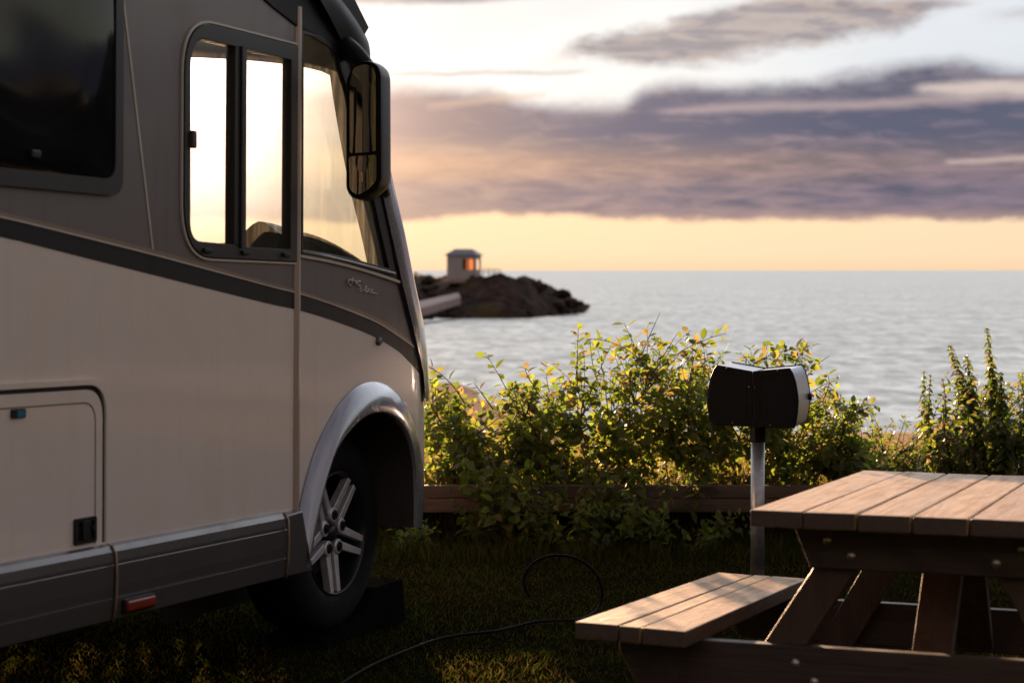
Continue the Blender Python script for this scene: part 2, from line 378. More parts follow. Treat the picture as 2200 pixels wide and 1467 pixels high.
# ================================================================== GROUND, SEA
SEA = CAM_H - 5.0
def ground_z(x, y):
    if y < 9.9: z = -.022 + max(0, (y - 6.5)) * -.0
    else: z = -.022
    d = y
    bank = max(0., min(1., (d - 9.78) / .12)); z += .14 * bank
    if d > 10.2: z -= (d - 10.2) * .073
    shore = 61 + 27 * max(0, min(1, (.8 - x) / 3.2))
    if d > 20:
        t = (d - 20) / (shore - 20)
        z = z * 1.0 - 0
        z0 = .118 - 9.8 * .073
        z = z0 + (SEA - z0) * (t ** .92 if t < 1 else 1 + (t - 1) * .8)
    return z
def build_ground():
    mb = MB(); ys = [-9, -5, -2, 0, 2] + [3 + .12 * i for i in range(57)] + [9.77, 9.80, 9.84, 9.88, 9.92, 10.1, 10.3, 10.6] + [11 + 1.0 * i for i in range(10)] + [22 + 2.5 * i for i in range(40)]
    xs = [-90, -50, -30, -20, -12] + [-8 + .2 * i for i in range(81)] + [12, 20, 30, 50, 90]
    vs = []
    for y in ys:
        for x in xs:
            X = x if abs(x) <= 8 else x
            z = ground_z(x, y)
            nz = noise.noise(Vector((x * .9, y * .9, 0))) * .018 + noise.noise(Vector((x * 5, y * 5, 3))) * .006
            if y > 14: nz += noise.noise(Vector((x * .25, y * .25, 5))) * .16 * min(1, (y - 14) / 15)
            vs.append((X, y, z + nz))
    n = len(xs)
    fs = [(i * n + j, i * n + j + 1, (i + 1) * n + j + 1, (i + 1) * n + j) for i in range(len(ys) - 1) for j in range(n - 1)]
    mb.add(vs, fs)
    m = mat('lawn_and_sand', (.05, .05, .03), .95, spec=.0); nt = m.node_tree; b = nt.nodes['Principled BSDF']; N = NT(nt)
    g = N.new('ShaderNodeNewGeometry'); sp = N.new('ShaderNodeSeparateXYZ'); nt.links.new(g.outputs['Position'], sp.inputs[0])
    a = N.noise(g.outputs['Position'], 3.5, 5, .6); c = N.noise(g.outputs['Position'], 40, 3, .6)
    soil = N.ramp(a, [(.3, (.004, .0045, .0016)), (.5, (.009, .0065, .003)), (.62, (.007, .009, .0025)), (.78, (.014, .009, .004))])
    dry = N.ramp(c, [(.3, (.16, .085, .035)), (.6, (.30, .18, .08)), (.8, (.2, .17, .06))])
    sand = N.ramp(a, [(.3, (.30, .20, .15)), (.6, (.42, .30, .24)), (.8, (.22, .14, .11))])
    far = N.ss(N.m('ADD', sp.outputs[1], N.m('MULTIPLY', a, 2.)), 11.4, 12.4)
    col = N.mix(far, soil, dry); col = N.mix(N.ss(sp.outputs[1], 24., 34.), col, sand)
    nt.links.new(col, b.inputs['Base Color'])
    bn = N.new('ShaderNodeBump'); bn.inputs['Strength'].default_value = .6; bn.inputs['Distance'].default_value = .02; nt.links.new(c, bn.inputs['Height']); nt.links.new(bn.outputs[0], b.inputs['Normal'])
    tag(mb.build('ground', m, smooth=True, recalc=False), kind='structure')
build_ground()

def build_sea():
    mb = MB(); mb.add([(-20000, 30, SEA), (20000, 30, SEA), (20000, 40000, SEA), (-20000, 40000, SEA)], [(0, 1, 2, 3)])
    m = bpy.data.materials.new('sea_water'); m.use_nodes = True; nt = m.node_tree; N = NT(nt); b = nt.nodes['Principled BSDF']
    b.inputs['Base Color'].default_value = (.13, .17, .20, 1); b.inputs['Roughness'].default_value = .27; b.inputs['IOR'].default_value = 1.33; b.inputs['Specular IOR Level'].default_value = 1.0
    g = N.new('ShaderNodeNewGeometry'); P = g.outputs['Position']
    mp = N.new('ShaderNodeMapping'); nt.links.new(P, mp.inputs[0]); mp.inputs['Scale'].default_value = (.30, .55, 1)
    mp2 = N.new('ShaderNodeMapping'); nt.links.new(P, mp2.inputs[0]); mp2.inputs['Scale'].default_value = (.03, .16, 1)
    n1 = N.noise(mp.outputs[0], 1.0, 7, .62); n2 = N.noise(mp2.outputs[0], 1.0, 4, .5)
    h = N.m('ADD', n1, N.m('MULTIPLY', n2, 3.))
    bn = N.new('ShaderNodeBump'); bn.inputs['Strength'].default_value = 1.0; bn.inputs['Distance'].default_value = .6
    nt.links.new(h, bn.inputs['Height']); nt.links.new(bn.outputs[0], b.inputs['Normal'])
    gl = N.new('ShaderNodeBsdfGlossy', distribution='BECKMANN'); mp3 = N.new('ShaderNodeMapping'); nt.links.new(P, mp3.inputs[0]); mp3.inputs['Scale'].default_value = (.85, .34, 1); wv = N.noise(mp3.outputs[0], 1.0, 5, .7); wv2 = N.noise(mp2.outputs[0], 1.6, 4, .6); wind = N.m('ADD', N.m('MULTIPLY', N.ss(wv, .38, .62), .7), N.m('MULTIPLY', N.ss(wv2, .38, .64), .3)); nt.links.new(N.lin(wind, 0., 1., .34, .44), gl.inputs['Roughness']); gl.inputs[0].default_value = (1.0, .95, .875, 1); nt.links.new(bn.outputs[0], gl.inputs['Normal'])
    df = N.new('ShaderNodeBsdfDiffuse'); df.inputs[0].default_value = (.05, .075, .085, 1)
    fr = N.new('ShaderNodeFresnel'); fr.inputs[0].default_value = 1.33
    mx = N.new('ShaderNodeMixShader'); nt.links.new(N.m('MULTIPLY', N.m('MINIMUM', N.m('MULTIPLY', fr.outputs[0], .8), .50), N.lin(wind, 0., 1., .60, 1.26)), mx.inputs[0]); nt.links.new(df.outputs[0], mx.inputs[1]); nt.links.new(gl.outputs[0], mx.inputs[2])
    nt.links.new(mx.outputs[0], nt.nodes['Material Output'].inputs[0])
    tag(mb.build('sea', m, recalc=False), kind='structure')
build_sea()

# ================================================================== MOTORHOME
Fv = ray(2900, 670).normalized(); Vv = Vector((-Fv.y, Fv.x, 0)).normalized(); Wv = Fv.cross(Vv)
O = at(731, 1145, 6.8)
BASIS = Matrix((Fv, Vv, Wv)).transposed()
MW = Matrix.Translation(O) @ BASIS.to_4x4()
def to_local_ray(x, y):
    d = ray(x, y); o = EYE - O
    return Vector((o.dot(Fv), o.dot(Vv), o.dot(Wv))), Vector((d.dot(Fv), d.dot(Vv), d.dot(Wv)))
CA, CB = .40, .35; CQ = .5 * (CA + CB); WID = 2.22
def flat(x, y, v=0.):
    o, d = to_local_ray(x, y); t = (v - o.y) / d.y; q = o + d * t; return (q.x, q.z)
SIL = [(900, 1240), (905, 1130), (911, 1060), (912.5, 1000), (912, 900), (910, 830), (906, 770), (898, 700), (887, 650), (876, 600), (866, 550), (856, 500), (832, 400), (811, 290), (795, 190), (788, 135), (781, 95), (752, 50), (714, 0), (668, -60), (590, -120), (440, -170)]
prof = []
for x, y in SIL:
    o, d = to_local_ray(x, y); t = -o.y / d.y; ph = atan2(d.y, d.x); up = (o + d * t).x
    uf = up + CA + (CB * cos(ph) - sqrt((CA * sin(ph)) ** 2 + (CB * cos(ph)) ** 2)) / sin(ph)
    # height where the ray grazes the corner
    th = atan2(CA * sin(ph), CB * cos(ph)); pt = CB - CB * cos(th); tt = t + pt / d.y
    prof.append(((o + d * tt).z, uf))
prof.sort()
prof = [(-.30, prof[0][1] - .01)] + prof
def UF(w):
    if w <= prof[0][0]: return prof[0][1]
    for (a, ua), (b, ub) in zip(prof, prof[1:]):
        if w <= b:
            t = (w - a) / (b - a); return ua + (ub - ua) * t
    return prof[-1][1]
def uf_s(w):  # lightly smoothed
    return (UF(w - .03) + UF(w) * 2 + UF(w + .03)) / 4
QEND = CQ * pi / 2
def surf(q, w, off=0.):
    """point on the body: q runs along the side, round the front corner and across the nose"""
    u0 = uf_s(w) - CA
    if q <= u0: return Vector((q, -off, w))
    s = q - u0
    if s <= QEND:
        th = s / CQ; n = Vector((sin(th) / CA, -cos(th) / CB, 0)).normalized()
        return Vector((u0 + CA * sin(th), CB - CB * cos(th), w)) + n * off
    v = CB + (s - QEND)
    bulge = .05 * (1 - ((v - WID / 2) / (WID / 2 - CB)) ** 2) if v < WID - CB else 0
    if v <= WID - CB: return Vector((u0 + CA + off + bulge, v, w))
    th = (v - (WID - CB)) / CQ
    if th <= pi / 2:
        n = Vector((cos(th) / CA, sin(th) / CB, 0)).normalized()
        return Vector((u0 + CA * cos(th), WID - CB + CB * sin(th), w)) + n * off
    return Vector((u0 - (th - pi / 2) * CQ, WID + off, w))
def qw(x, y):
    """body coordinates of a point seen on the side"""
    o, d = to_local_ray(x, y); t = -o.y / d.y
    p = o + d * t
    if p.x <= uf_s(p.z) - CA: return (p.x, p.z)
    best = None; tt = t
    for i in range(600):
        tt = t + i * .0015 / d.y * 1.0; p = o + d * tt; uf = uf_s(p.z)
        e = ((p.x - (uf - CA)) / CA) ** 2 + ((p.y - CB) / CB) ** 2
        if best is None or e < best[0]: best = (e, p.copy(), uf)
        if e <= 1: break
        if p.y > CB: break
    e, p, uf = best
    th = atan2((p.x - (uf - CA)) / CA, (CB - p.y) / CB)
    return (uf - CA + CQ * th, p.z)
def to_px(P):
    v = MW @ P - EYE; dz = v.y * cos(PITCH) - v.z * sin(PITCH); up = v.y * sin(PITCH) + v.z * cos(PITCH)
    return CX + F_PX * v.x / dz, CY - F_PX * up / dz, dz
def qw_off(x, y, off):
    q, w = qw(x, y)
    for _ in range(14):
        a, b, dz = to_px(surf(q, w, off)); a2 = to_px(surf(q + .004, w, off))[0]
        der = max(380., (a2 - a) / .004)
        q += max(-.03, min(.03, (x - a) / der)) * .8; w -= (y - b) * dz / F_PX * .9
    return q, w
def Lp(pts):
    """polyline as a function w(q)"""
    c = sorted(qw(*p) for p in pts)
    return lambda q: interp(c, q)
def interp(c, q):
    if q <= c[0][0]:
        (a, ya), (b, yb) = c[0], c[1]; return ya + (yb - ya) * (q - a) / (b - a)
    for (a, ya), (b, yb) in zip(c, c[1:]):
        if q <= b: return ya + (yb - ya) * (q - a) / (b - a) if b > a else yb
    (a, ya), (b, yb) = c[-2], c[-1]; return ya + (yb - ya) * (q - a) / (b - a) if b > a else yb
def smooth_line(pts, n=60):
    c = sorted(qw(*p) for p in pts)
    # Catmull-Rom through the points
    out = []
    P = [c[0]] + c + [c[-1]]
    for i in range(1, len(P) - 2):
        for k in range(10):
            t = k / 10; p0, p1, p2, p3 = P[i - 1], P[i], P[i + 1], P[i + 2]
            h = lambda a, b, c_, d: .5 * ((2 * b) + (-a + c_) * t + (2 * a - 5 * b + 4 * c_ - d) * t * t + (-a + 3 * b - 3 * c_ + d) * t ** 3)
            out.append((h(p0[0], p1[0], p2[0], p3[0]), h(p0[1], p1[1], p2[1], p3[1])))
    out.append(c[-1]); out.sort()
    return lambda q: interp(out, q)

van = thing('motorhome', 'large cream and graphite motorhome parked on the lawn, its nose towards the sea', 'motorhome', mtx=MW)
def ribbon(name, lo, hi, q0, q1, m, parent, off=0., nq=90, nw=8, thick=0.):
    mb = MB()
    def fn(a, b):
        q = q0 + (q1 - q0) * a; l = lo(q) if callable(lo) else lo; h = hi(q) if callable(hi) else hi
        return surf(q, l + (h - l) * b, off)
    mb.grid(fn, nq, nw, flip=True)
    if thick:
        for e in (0, 1):
            mb.grid(lambda a, b: surf(q0 + (q1 - q0) * a, (hi if e else lo)(q0 + (q1 - q0) * a) if callable(hi if e else lo) else (hi if e else lo), off - thick * b), nq, 1, flip=bool(e))
    return mb.build(name, m, parent, smooth=True, recalc=False)
def plate(name, outer, holes, m, parent, off=0., thick=0.004, bevel=0.):
    """flat polygon (u,w) with holes on the side wall, off = how far it stands out"""
    loops = [[Vector((a, b, 0)) for a, b in outer]] + [[Vector((a, b, 0)) for a, b in h] for h in holes]
    tri = geometry.tessellate_polygon(loops); allp = [p for l in loops for p in l]; n = len(allp)
    mb = MB(); vs = [(p.x, -off, p.y) for p in allp] + [(p.x, -off + thick, p.y) for p in allp]
    fs = []
    for t in tri:
        a, b, c = [allp[i] for i in t]
        ccw = (b - a).cross(c - a).z > 0; t = t if ccw else t[::-1]
        fs.append(tuple(t)); fs.append(tuple(i + n for i in t[::-1]))
    k = 0
    for l in loops:
        L = len(l)
        area = sum(l[i].x * l[(i + 1) % L].y - l[(i + 1) % L].x * l[i].y for i in range(L))
        for i in range(L):
            q = (k + i, k + i + n, k + (i + 1) % L + n, k + (i + 1) % L)
            fs.append(q if (area > 0) == (k == 0) else q[::-1])
        k += L
    mb.add(vs, fs)
    return mb.build(name, m, parent, bevel=bevel, recalc=False)

def build_van():
    US = flat(638, 560)[0]             # seam between coach body and cab
    REAR = -5.6; SK = .108
    bt = smooth_line([(0, 454), (328, 536), (580, 608), (631, 620), (694.5, 641.6), (751.8, 658.8), (809, 683), (852, 709), (887.8, 741)])
    bb = smooth_line([(0, 467), (328, 549), (580, 616.7), (631, 629), (694.5, 648.8), (751.8, 670), (809, 694.6), (852, 721.8), (889, 747.5)])
    bl = smooth_line([(0, 507.5), (152, 546), (331, 591), (580, 653), (631.5, 663.6), (694.5, 681.7), (751.8, 701.7), (803, 723), (852, 751.8), (880.6, 779), (900.6, 803)])
    def clampl(f, q_lim):
        return lambda q: f(q) if q > q_lim else f(q_lim) + (q - q_lim) * -.06
    q0 = flat(0, 500)[0]
    bt, bb, bl = clampl(bt, q0), clampl(bb, q0), clampl(bl, q0)
    mid = lambda q: bb(q) + (bt(q) - bb(q)) * .32
    qE = qw(887.8, 741)[0]; qB = qw(900.6, 803)[0]
    # ---- arch
    outer_px = [(640, 1110), (644, 1090), (652, 1050), (669, 989), (684, 948), (704, 908), (724, 872), (747, 845), (768, 828), (789, 820), (810, 819), (832, 826), (856, 845), (872, 869), (884, 898), (896, 936), (903, 976), (909, 1050), (907, 1090), (903, 1130)]
    inner_px = [(662, 1218), (668, 1180), (678, 1129), (695, 1050), (708, 1003), (721, 967), (738, 940), (757, 918), (776, 899), (797, 888), (822, 885), (838, 889), (853, 899), (868, 917), (880, 941), (888, 970), (892, 1007), (893, 1040), (893, 1090), (892, 1133)]
    def resample(px, n=64, off=0.):
        pts = [Vector(qw_off(*p, off * (1 - .5 * i / len(px)))) for i, p in enumerate(px)]; L = [0]
        for a, b in zip(pts, pts[1:]): L.append(L[-1] + (b - a).length)
        out = []
        for i in range(n + 1):
            s = L[-1] * i / n; j = 0
            while j < len(L) - 2 and L[j + 1] < s: j += 1
            t = (s - L[j]) / max(1e-9, L[j + 1] - L[j]); out.append(pts[j].lerp(pts[j + 1], t))
        for _ in range(3): out = [out[0]] + [(out[i - 1] + out[i] * 2 + out[i + 1]) / 4 for i in range(1, n)] + [out[-1]]
        return out
    RO, RI = resample(outer_px, off=.004), resample(inner_px, off=.05)
    lohalf = sorted([(p.x, p.y) for p in RO])
    aL, aR = RO[0].x, RO[-1].x
    top_i = max(range(len(RO)), key=lambda i: RO[i].y)
    arcL = sorted((p.x, p.y) for p in RO[:top_i + 1]); arcR = sorted((p.x, p.y) for p in RO[top_i:])
    def arch(q):
        if q < RO[0].x: return SK
        if q <= RO[top_i].x: return max(SK, interp(arcL, q) - .02)
        return max(-.12, interp(arcR, q) - .02)
    # ---- lower cream wall and nose
    ribbon('lower_side_panel', SK, bl, REAR, US - .014, WHITE(), van, nq=30)
    ribbon('front_wing_panel', arch, bl, US + .014, qB + .0, WHITE(), van, nq=150, nw=14)
    NQ = CB * 2  # nose: everything beyond the mask line
    # ---- bands
    for nm, l, h, m, of in (('dark_stripe', bl, bb, STRIPE(), .0015), ('pale_pinstripe', bb, mid, PALE(), .004), ('bronze_pinstripe', mid, bt, BRONZE(), .003)):
        ribbon(nm, l, h, REAR, US - .014, m, van, off=of, nq=40, nw=2, thick=.004)
        ribbon(nm, l, h, US + .014, {'dark_stripe': qB, 'pale_pinstripe': qE, 'bronze_pinstripe': qE}[nm] , m, van, off=of, nq=80, nw=2, thick=.004)
    # ---- graphite upper wall with window openings (flat part)
    ROOF = 2.28
    hw = rounded([flat(-640, 372), flat(258, 421), flat(262, -80), flat(-640, -620)], .07)
    hwu = [(-3.3, 1.075), (-1.335, 1.075), (-1.335, 1.90), (-3.3, 1.90)]
    hw = rounded(hwu, .055)
    sw = rounded([(-1.013, .917), (US - .016, .917), (US - .016, 1.615), (-1.013, 1.615)], [.16, 0, 0, .17], 10)
    n = 30
    lower = [(REAR + (US - .014 - REAR) * i / n, bt(REAR + (US - .014 - REAR) * i / n)) for i in range(n + 1)]
    plate('upper_side_panel', lower + [(US - .014, 1.72), (US - .014, ROOF), (REAR, ROOF)], [hw, sw], GREY(), van, 0., .03)
    # quarter window zone
    qwin = [flat(645, 548), flat(847, 600), flat(800, 385), flat(742, 130), flat(645, 62)]
    qwo = [(US + .014, .925), flat(847, 600), flat(738, 128), flat(700, 80), (US + .014, 1.70)]
    lq = lambda q: interp(sorted([(US + .014, .925), flat(847, 600)]), q)
    uq1 = flat(847, 600)[0]; qN = qw(855, 612)[0]
    trimtop = smooth_line([(645, 551), (700, 561), (760, 576), (810, 591), (853, 606)])
    # graphite cheek under the quarter window
    edge = sorted([(qw(853, 607)[1], qw(853, 607)[0]), (qw(886, 741)[1], qw(886, 741)[0]), (qw(901, 803)[1], qw(901, 803)[0])])
    def qedge(w): return interp(edge, w)
    mb = MB()
    def fn(a, b):
        # between pinstripe and window line, ending on the slanting front edge
        q = US + .014 + (qE - US - .014) * a
        top = trimtop(q) if q < qN else interp([(qN, trimtop(qN)), (qE, bt(qE) + .001)], q)
        top = max(top, bt(q)); return surf(q, bt(q) + (top - bt(q)) * b)
    mb.grid(fn, 90, 8, flip=True); mb.build('front_cheek_panel', GREY(), van, smooth=True, recalc=False)
    ribbon('window_sill_trim', lambda q: trimtop(q) - .004, lambda q: trimtop(q) + .006, US + .014, qN, PALE(), van, off=.008, nq=50, nw=2, thick=.01)
    # ---- vertical seam cover
    mb = MB(); sb, st_ = flat(638.5, 1096), flat(636, 22)
    mb.grid(lambda a, b: Vector((US + .019 * cos(pi * (1 - a)), -.011 * sin(pi * a) ** .6 + .002, SK + (1.745 - SK) * b)), 8, 20, flip=True)
    mb.build('vertical_joint_trim', paint('champagne_trim', (.36, .28, .23), .36, .2, .03, .15, .2), van, smooth=True)
    # ---- diagonal groove line
    a, b = Vector(flat(261, -30)), Vector(flat(328, 537)); nrm = Vector((-(b - a).y, (b - a).x)).normalized() * .0038
    plate('diagonal_pinstripe', [tuple(b - nrm), tuple(b + nrm), tuple(a + nrm), tuple(a - nrm)], [], PALE(), van, .002, .003)
    # ---- silver front mask round the corner: from the side edge across the nose
    blackgap = .016
    def side_edge(w):
        if w >= qw(853, 607)[1]:
            pts = sorted([(qw(853, 607)[1], qw(853, 607)[0]), (flat(812, 420)[1], flat(812, 420)[0]), (flat(742, 130)[1], flat(742, 130)[0] + .02)]); return interp(pts, w)
        if w >= qw(901, 803)[1]: return qedge(w)
        return interp(sorted([(qw(901, 803)[1], qw(901, 803)[0]), (.40, qw(901, 803)[0] + .035), (.2, qw(901, 803)[0] + .05)]), w)
    WSB = .80; WST = flat(742, 128)[1] + .02   # windscreen bottom / top (heights)
    def total(w): return 2 * CQ * pi / 2 + (WID - 2 * CB) + (uf_s(w) - CA)
    w_lo = qw(901, 803)[1]
    HB = .42
    def pillar_end(w): return uf_s(w) - CA + CQ * radians(76)
    # near pillar and mask
    mb = MB()
    def fn(a, b):
        w = HB + (WST - HB) * b; q0_ = side_edge(w) + blackgap; q1_ = pillar_end(w); return surf(q0_ + (q1_ - q0_) * a, w, .012 + .012 * sin(pi * min(1, a * 1.6)))
    mb.grid(fn, 24, 60, flip=True); mb.build('front_mask', SILVER(), van, smooth=True, recalc=False)
    mb = MB()
    def fn(a, b):
        w = HB + (WST - HB) * b; q0_ = side_edge(w) - .004; return surf(q0_ + (blackgap + .03 + .10 * max(0, w - 1.1)) * a, w, .0025 + .024 * (1 if w > 1.15 and a > .3 else 0))
    mb.grid(fn, 4, 60, flip=True); mb.build('mask_joint_seal', BLACK(), van, smooth=True, recalc=False)
    # far pillar
    def far_q(w, ang): return uf_s(w) - CA + CQ * pi / 2 + (WID - 2 * CB) + CQ * radians(ang)
    mb = MB(); mb.grid(lambda a, b: surf(far_q(HB + (WST - HB) * b, 14 + 76 * a), HB + (WST - HB) * b, .012), 16, 40, flip=True)
    mb.build('front_mask', SILVER(), van, smooth=True, recalc=False)
    # interior pillar lining
    mb = MB(); mb.grid(lambda a, b: surf(interp([(0, uf_s(WSB + (WST - WSB) * b) - CA - .02), (1, pillar_end(WSB + (WST - WSB) * b) + .01)], a), WSB + (WST - WSB) * b, -.03), 16, 30)
    mb.build('pillar_lining', mat('grey_lining', (.30, .30, .31), .7, var=.1), van, smooth=True, recalc=False)
    # front below windscreen, down to bumper
    mb = MB()
    mb.grid(lambda a, b: surf(pillar_end(HB) + (far_q(HB, 14) - pillar_end(HB)) * a, HB + (WSB - HB) * b, .012), 50, 16, flip=True)
    mb.build('nose_panel', SILVER(), van, smooth=True, recalc=False)
    # white lower nose: from front wing forward
    mb = MB()
    def fn(a, b):
        w = -.005 + (HB + .16 + .005) * b
        q0_ = aR - .03 if w < HB - .02 else qB - .06
        q0_ = max(q0_, RO[-1].x - .05)
        return surf(q0_ + (far_q(w, 90) - q0_) * a, w, -.001)
    mb.grid(fn, 120, 16, flip=True); mb.build('front_bumper', WHITE(), van, smooth=True, recalc=False)
    def arch_up(a): return .115 * max(0., sin(pi * min(1, max(0, a)))) ** .55
    # windscreen
    wg = glass('windscreen_glass', (.93, .96, .95), .05, .7)
    mb = MB()
    mb.grid(lambda a, b: (lambda w: surf(pillar_end(w) - .02 + (far_q(w, 16) - pillar_end(w) + .02) * a, w, .004))(WSB + (WST + arch_up(a) - WSB) * b), 40, 14, flip=True)
    mb.build('windscreen', wg, van, smooth=True, recalc=False)
    # overhanging cowl above windscreen (black) + roof
    mb = MB(); WT2 = prof[-1][0]
    def arch_q(q): return arch_up((q - pillar_end(WST)) / (far_q(WST, 16) - pillar_end(WST)))
    mb.grid(lambda a, b: (lambda q: surf(q, WST - .015 + arch_q(q) + (WT2 - WST + .015 - arch_q(q)) * b, .010 + .02 * sin(pi * b)))(side_edge(WST) - .33 * min(1, b * 1.5) + (far_q(WST, 90) - side_edge(WST) + .33) * a), 90, 24, flip=True)
    mb.build('roof_cowl', mat('black_gloss_cowl', (.007, .006, .007), .45, spec=.12, var=.2), van, smooth=True, recalc=False)
    # black fillet on the side wall sweeping up from the seam
    sweep = [flat(*p) for p in [(470, -120), (540, -22), (590, 22), (622, 47), (646, 66), (690, 82), (738, 128), (748, 132), (790, 60), (700, -120)]]
    plate('cowl_side', sweep, [], mat('black_gloss_cowl'), van, .006, .03, bevel=.003)
    # header strip inside
    mb = MB(); mb.grid(lambda a, b: (lambda q: surf(q, WST + arch_q(q) - .035 + (.12 - arch_q(q) + .04) * b, -.02))(side_edge(WST) + (far_q(WST, 90) - side_edge(WST)) * a), 50, 2)
    mb.build('windscreen_header', mat('grey_lining'), van, smooth=True, recalc=False)
    mb = MB(); mb.box((-2.66, WID / 2, WST + .135), (5.75, WID - .06, .03)); mb.build('ceiling_panel', mat('grey_lining'), van)
    # roof, far wall, rear wall, floor
    mb = MB(); mb.box(((REAR - .35) / 2, WID / 2, ROOF + .02), (abs(REAR) - .35, WID - .02, .06)); mb.build('roof', WHITE(), van, bevel=.02)
    mb = MB(); mb.box((REAR / 2 - .02, WID - .02, (ROOF + SK) / 2), (abs(REAR) - .1, .04, ROOF - SK)); mb.build('far_side_panel', WHITE(), van)
    mb = MB(); mb.grid(lambda a, b: surf(far_q(.9, 90) + .02 + (0.75) * a, -.1 + (WST + .05 + .1) * b), 10, 10, flip=True); mb.build('far_cab_panel', WHITE(), van, recalc=False)
    mb = MB(); mb.box((REAR - .02, WID / 2, (ROOF - .1) / 2), (.04, WID, ROOF + .1)); mb.build('rear_wall', WHITE(), van, bevel=.01)
    mb = MB(); mb.box((-2.98, WID / 2, .12), (5.1, WID - .08, .05)); mb.build('cabin_floor', BLACK(), van)
    mb = MB(); mb.box((-2.45, WID / 2, 1.0), (.04, WID - .1, 1.8)); mb.build('cabin_partition', mat('dark_cabinet', (.03, .025, .022), .5, var=.2), van)
    # ---- underbody and wheel housing
    mb = MB(); mb.box((-2.9, WID / 2, .03), (5.0, WID - .3, .12)); mb.box((-.75, WID / 2, -.02), (.5, 1.5, .16)); mb.box((-1.2, .55, -.12), (.5, .06, .10)); mb.build('chassis', BLACK(), van)
    cu, cv = flat(731, 1145, .11)
    # inner wheel house following the opening
    mb = MB()
    base = [surf(p.x, p.y, .02) for p in RI]; cen = Vector((cu, 0, .0))
    mb.grid(lambda a, b: (lambda p: Vector((p.x + (cu - p.x) * .02 * b, p.y + (.5 - p.y) * b, p.z)))(base[min(64, round(a * 64))]), 64, 6)
    mb.build('wheel_housing', mat('housing_plastic', (.03, .022, .02), .6, var=.2, bump=.2, bscale=70), van, smooth=True)
    mb = MB(); mb.box((cu, .52, .15), (1.0, .03, .9)); mb.build('wheel_housing', mat('housing_plastic'), van)
    # ---- flare
    mb = MB()
    def fn(a, b):
        i = min(64, round(a * 64)); o_, i_ = RO[i], RI[i]
        if b <= .8:
            t = b / .8; p = o_.lerp(i_, t); off = .004 + (.056 * (1 - .5 * a) - .004) * sin(pi * min(1, t * .5)) ** .75
            return surf(p.x, p.y, off)
        t = (b - .8) / .2; p = i_; q = surf(p.x, p.y, .056 * (1 - .5 * a))
        return q + Vector((0, .11 * t, 0))
    mb.grid(fn, 64, 20, flip=True)
    mb.build('wheel_arch_flare', SILVER(), van, smooth=True, recalc=True)
    # ---- skirt
    x620 = flat(620, 1165, -.045)[0]; x250 = flat(250, 1240, -.045)[0]
    def skirt(name, u0_, u1_):
        prof_s = [(.112, .000), (.116, .012), (.110, .028), (.095, .038), (.070, .041), (.064, .041), (.062, .037), (.058, .041), (.0, .040), (-.028, .038), (-.031, .034), (-.034, .038), (-.092, .032), (-.095, .02), (-.095, -.02)]
        mb = MB(); vs = []
        for u in (u0_, u1_):
            vs += [(u, -o_, w) for w, o_ in prof_s]
        L = len(prof_s); fs = [(j, j + 1, j + 1 + L, j + L) for j in range(L - 1)]
        fs += [tuple(range(L)), tuple(range(2 * L - 1, L - 1, -1))]
        mb.add(vs, fs); return mb.build(name, SKIRT(), van, bevel=.0)
    skirt('side_skirt', REAR, x250 - .004); skirt('side_skirt', x250 + .004, x620 - .004)
    # end piece joining the flare
    mb = MB(); xs = x620 + .004; xe = flat(668, 1150, -.045)[0]
    bot = [(xs, -.036, -.095), (xe + .01, -.050, -.095), (xe + .02, .03, -.095), (xs, .03, -.095)]
    top = [(xs, -.038, .105), (xe - .05, -.042, .112), (xe + .01, .03, .112), (xs, .03, .105)]
    mb.hexa(bot, top); mb.build('skirt_end', SKIRT(), van, bevel=.008)
    for xj in (x250, x620):
        mb = MB(); mb.tube([(xj, -.030, .112), (xj, -.044, .09), (xj, -.0475, .03), (xj, -.045, -.04), (xj, -.036, -.097)], .0038, 8); mb.build('skirt_joint_cover', BRONZE(), van, smooth=True)
    # side marker
    a, b = flat(270, 1288, -.045), flat(330, 1270, -.045)
    mb = MB(); mb.box(((a[0] + b[0]) / 2, -.046, -.062), (abs(b[0] - a[0]), .02, .030)); lamp = mb.build('side_marker', mat('amber_lens', (.17, .018, .005), .35, var=.25, vscale=30), van, bevel=.006)
    mb = MB(); mb.box(((a[0] + b[0]) / 2, -.040, -.062), (abs(b[0] - a[0]) + .012, .014, .040)); mb.build('base', BLACK(), lamp, bevel=.003)
    # ---- service door
    dt, dr = .556, flat(222, 1000)[0]
    def doorloop(o_, r): return rounded([(-3.0, SK + .012), (dr - o_, SK + .012), (dr - o_, dt - o_), (-3.0, dt - o_)], [0, 0, r, 0], 14)
    gap = doorloop(0.004, .085); 
    plate('door_surround', rounded([(-3.02, SK + .005), (dr + .014, SK + .005), (dr + .014, dt + .016), (-3.02, dt + .016)], [0, 0, .10, 0], 14), [doorloop(0, .088)], WHITE(), van, .010, .012, bevel=.004)
    plate('door_gap', doorloop(.001, .088), [doorloop(.013, .082)], BLACK(), van, .003, .004)
    door = plate('service_door', doorloop(.013, .082), [], WHITE(), van, .006, .008, bevel=.003)
    plate('door_groove', doorloop(.046, .06), [doorloop(.0495, .058)], mat('groove', (.12, .09, .075), .6), door, .0072, .002)
    # recessed latch
    la, lb = flat(153, 1171), flat(200, 1107)
    mb = MB(); cxl, czl = (la[0] + lb[0]) / 2, (la[1] + lb[1]) / 2; wl, hl = abs(lb[0] - la[0]), abs(lb[1] - la[1])
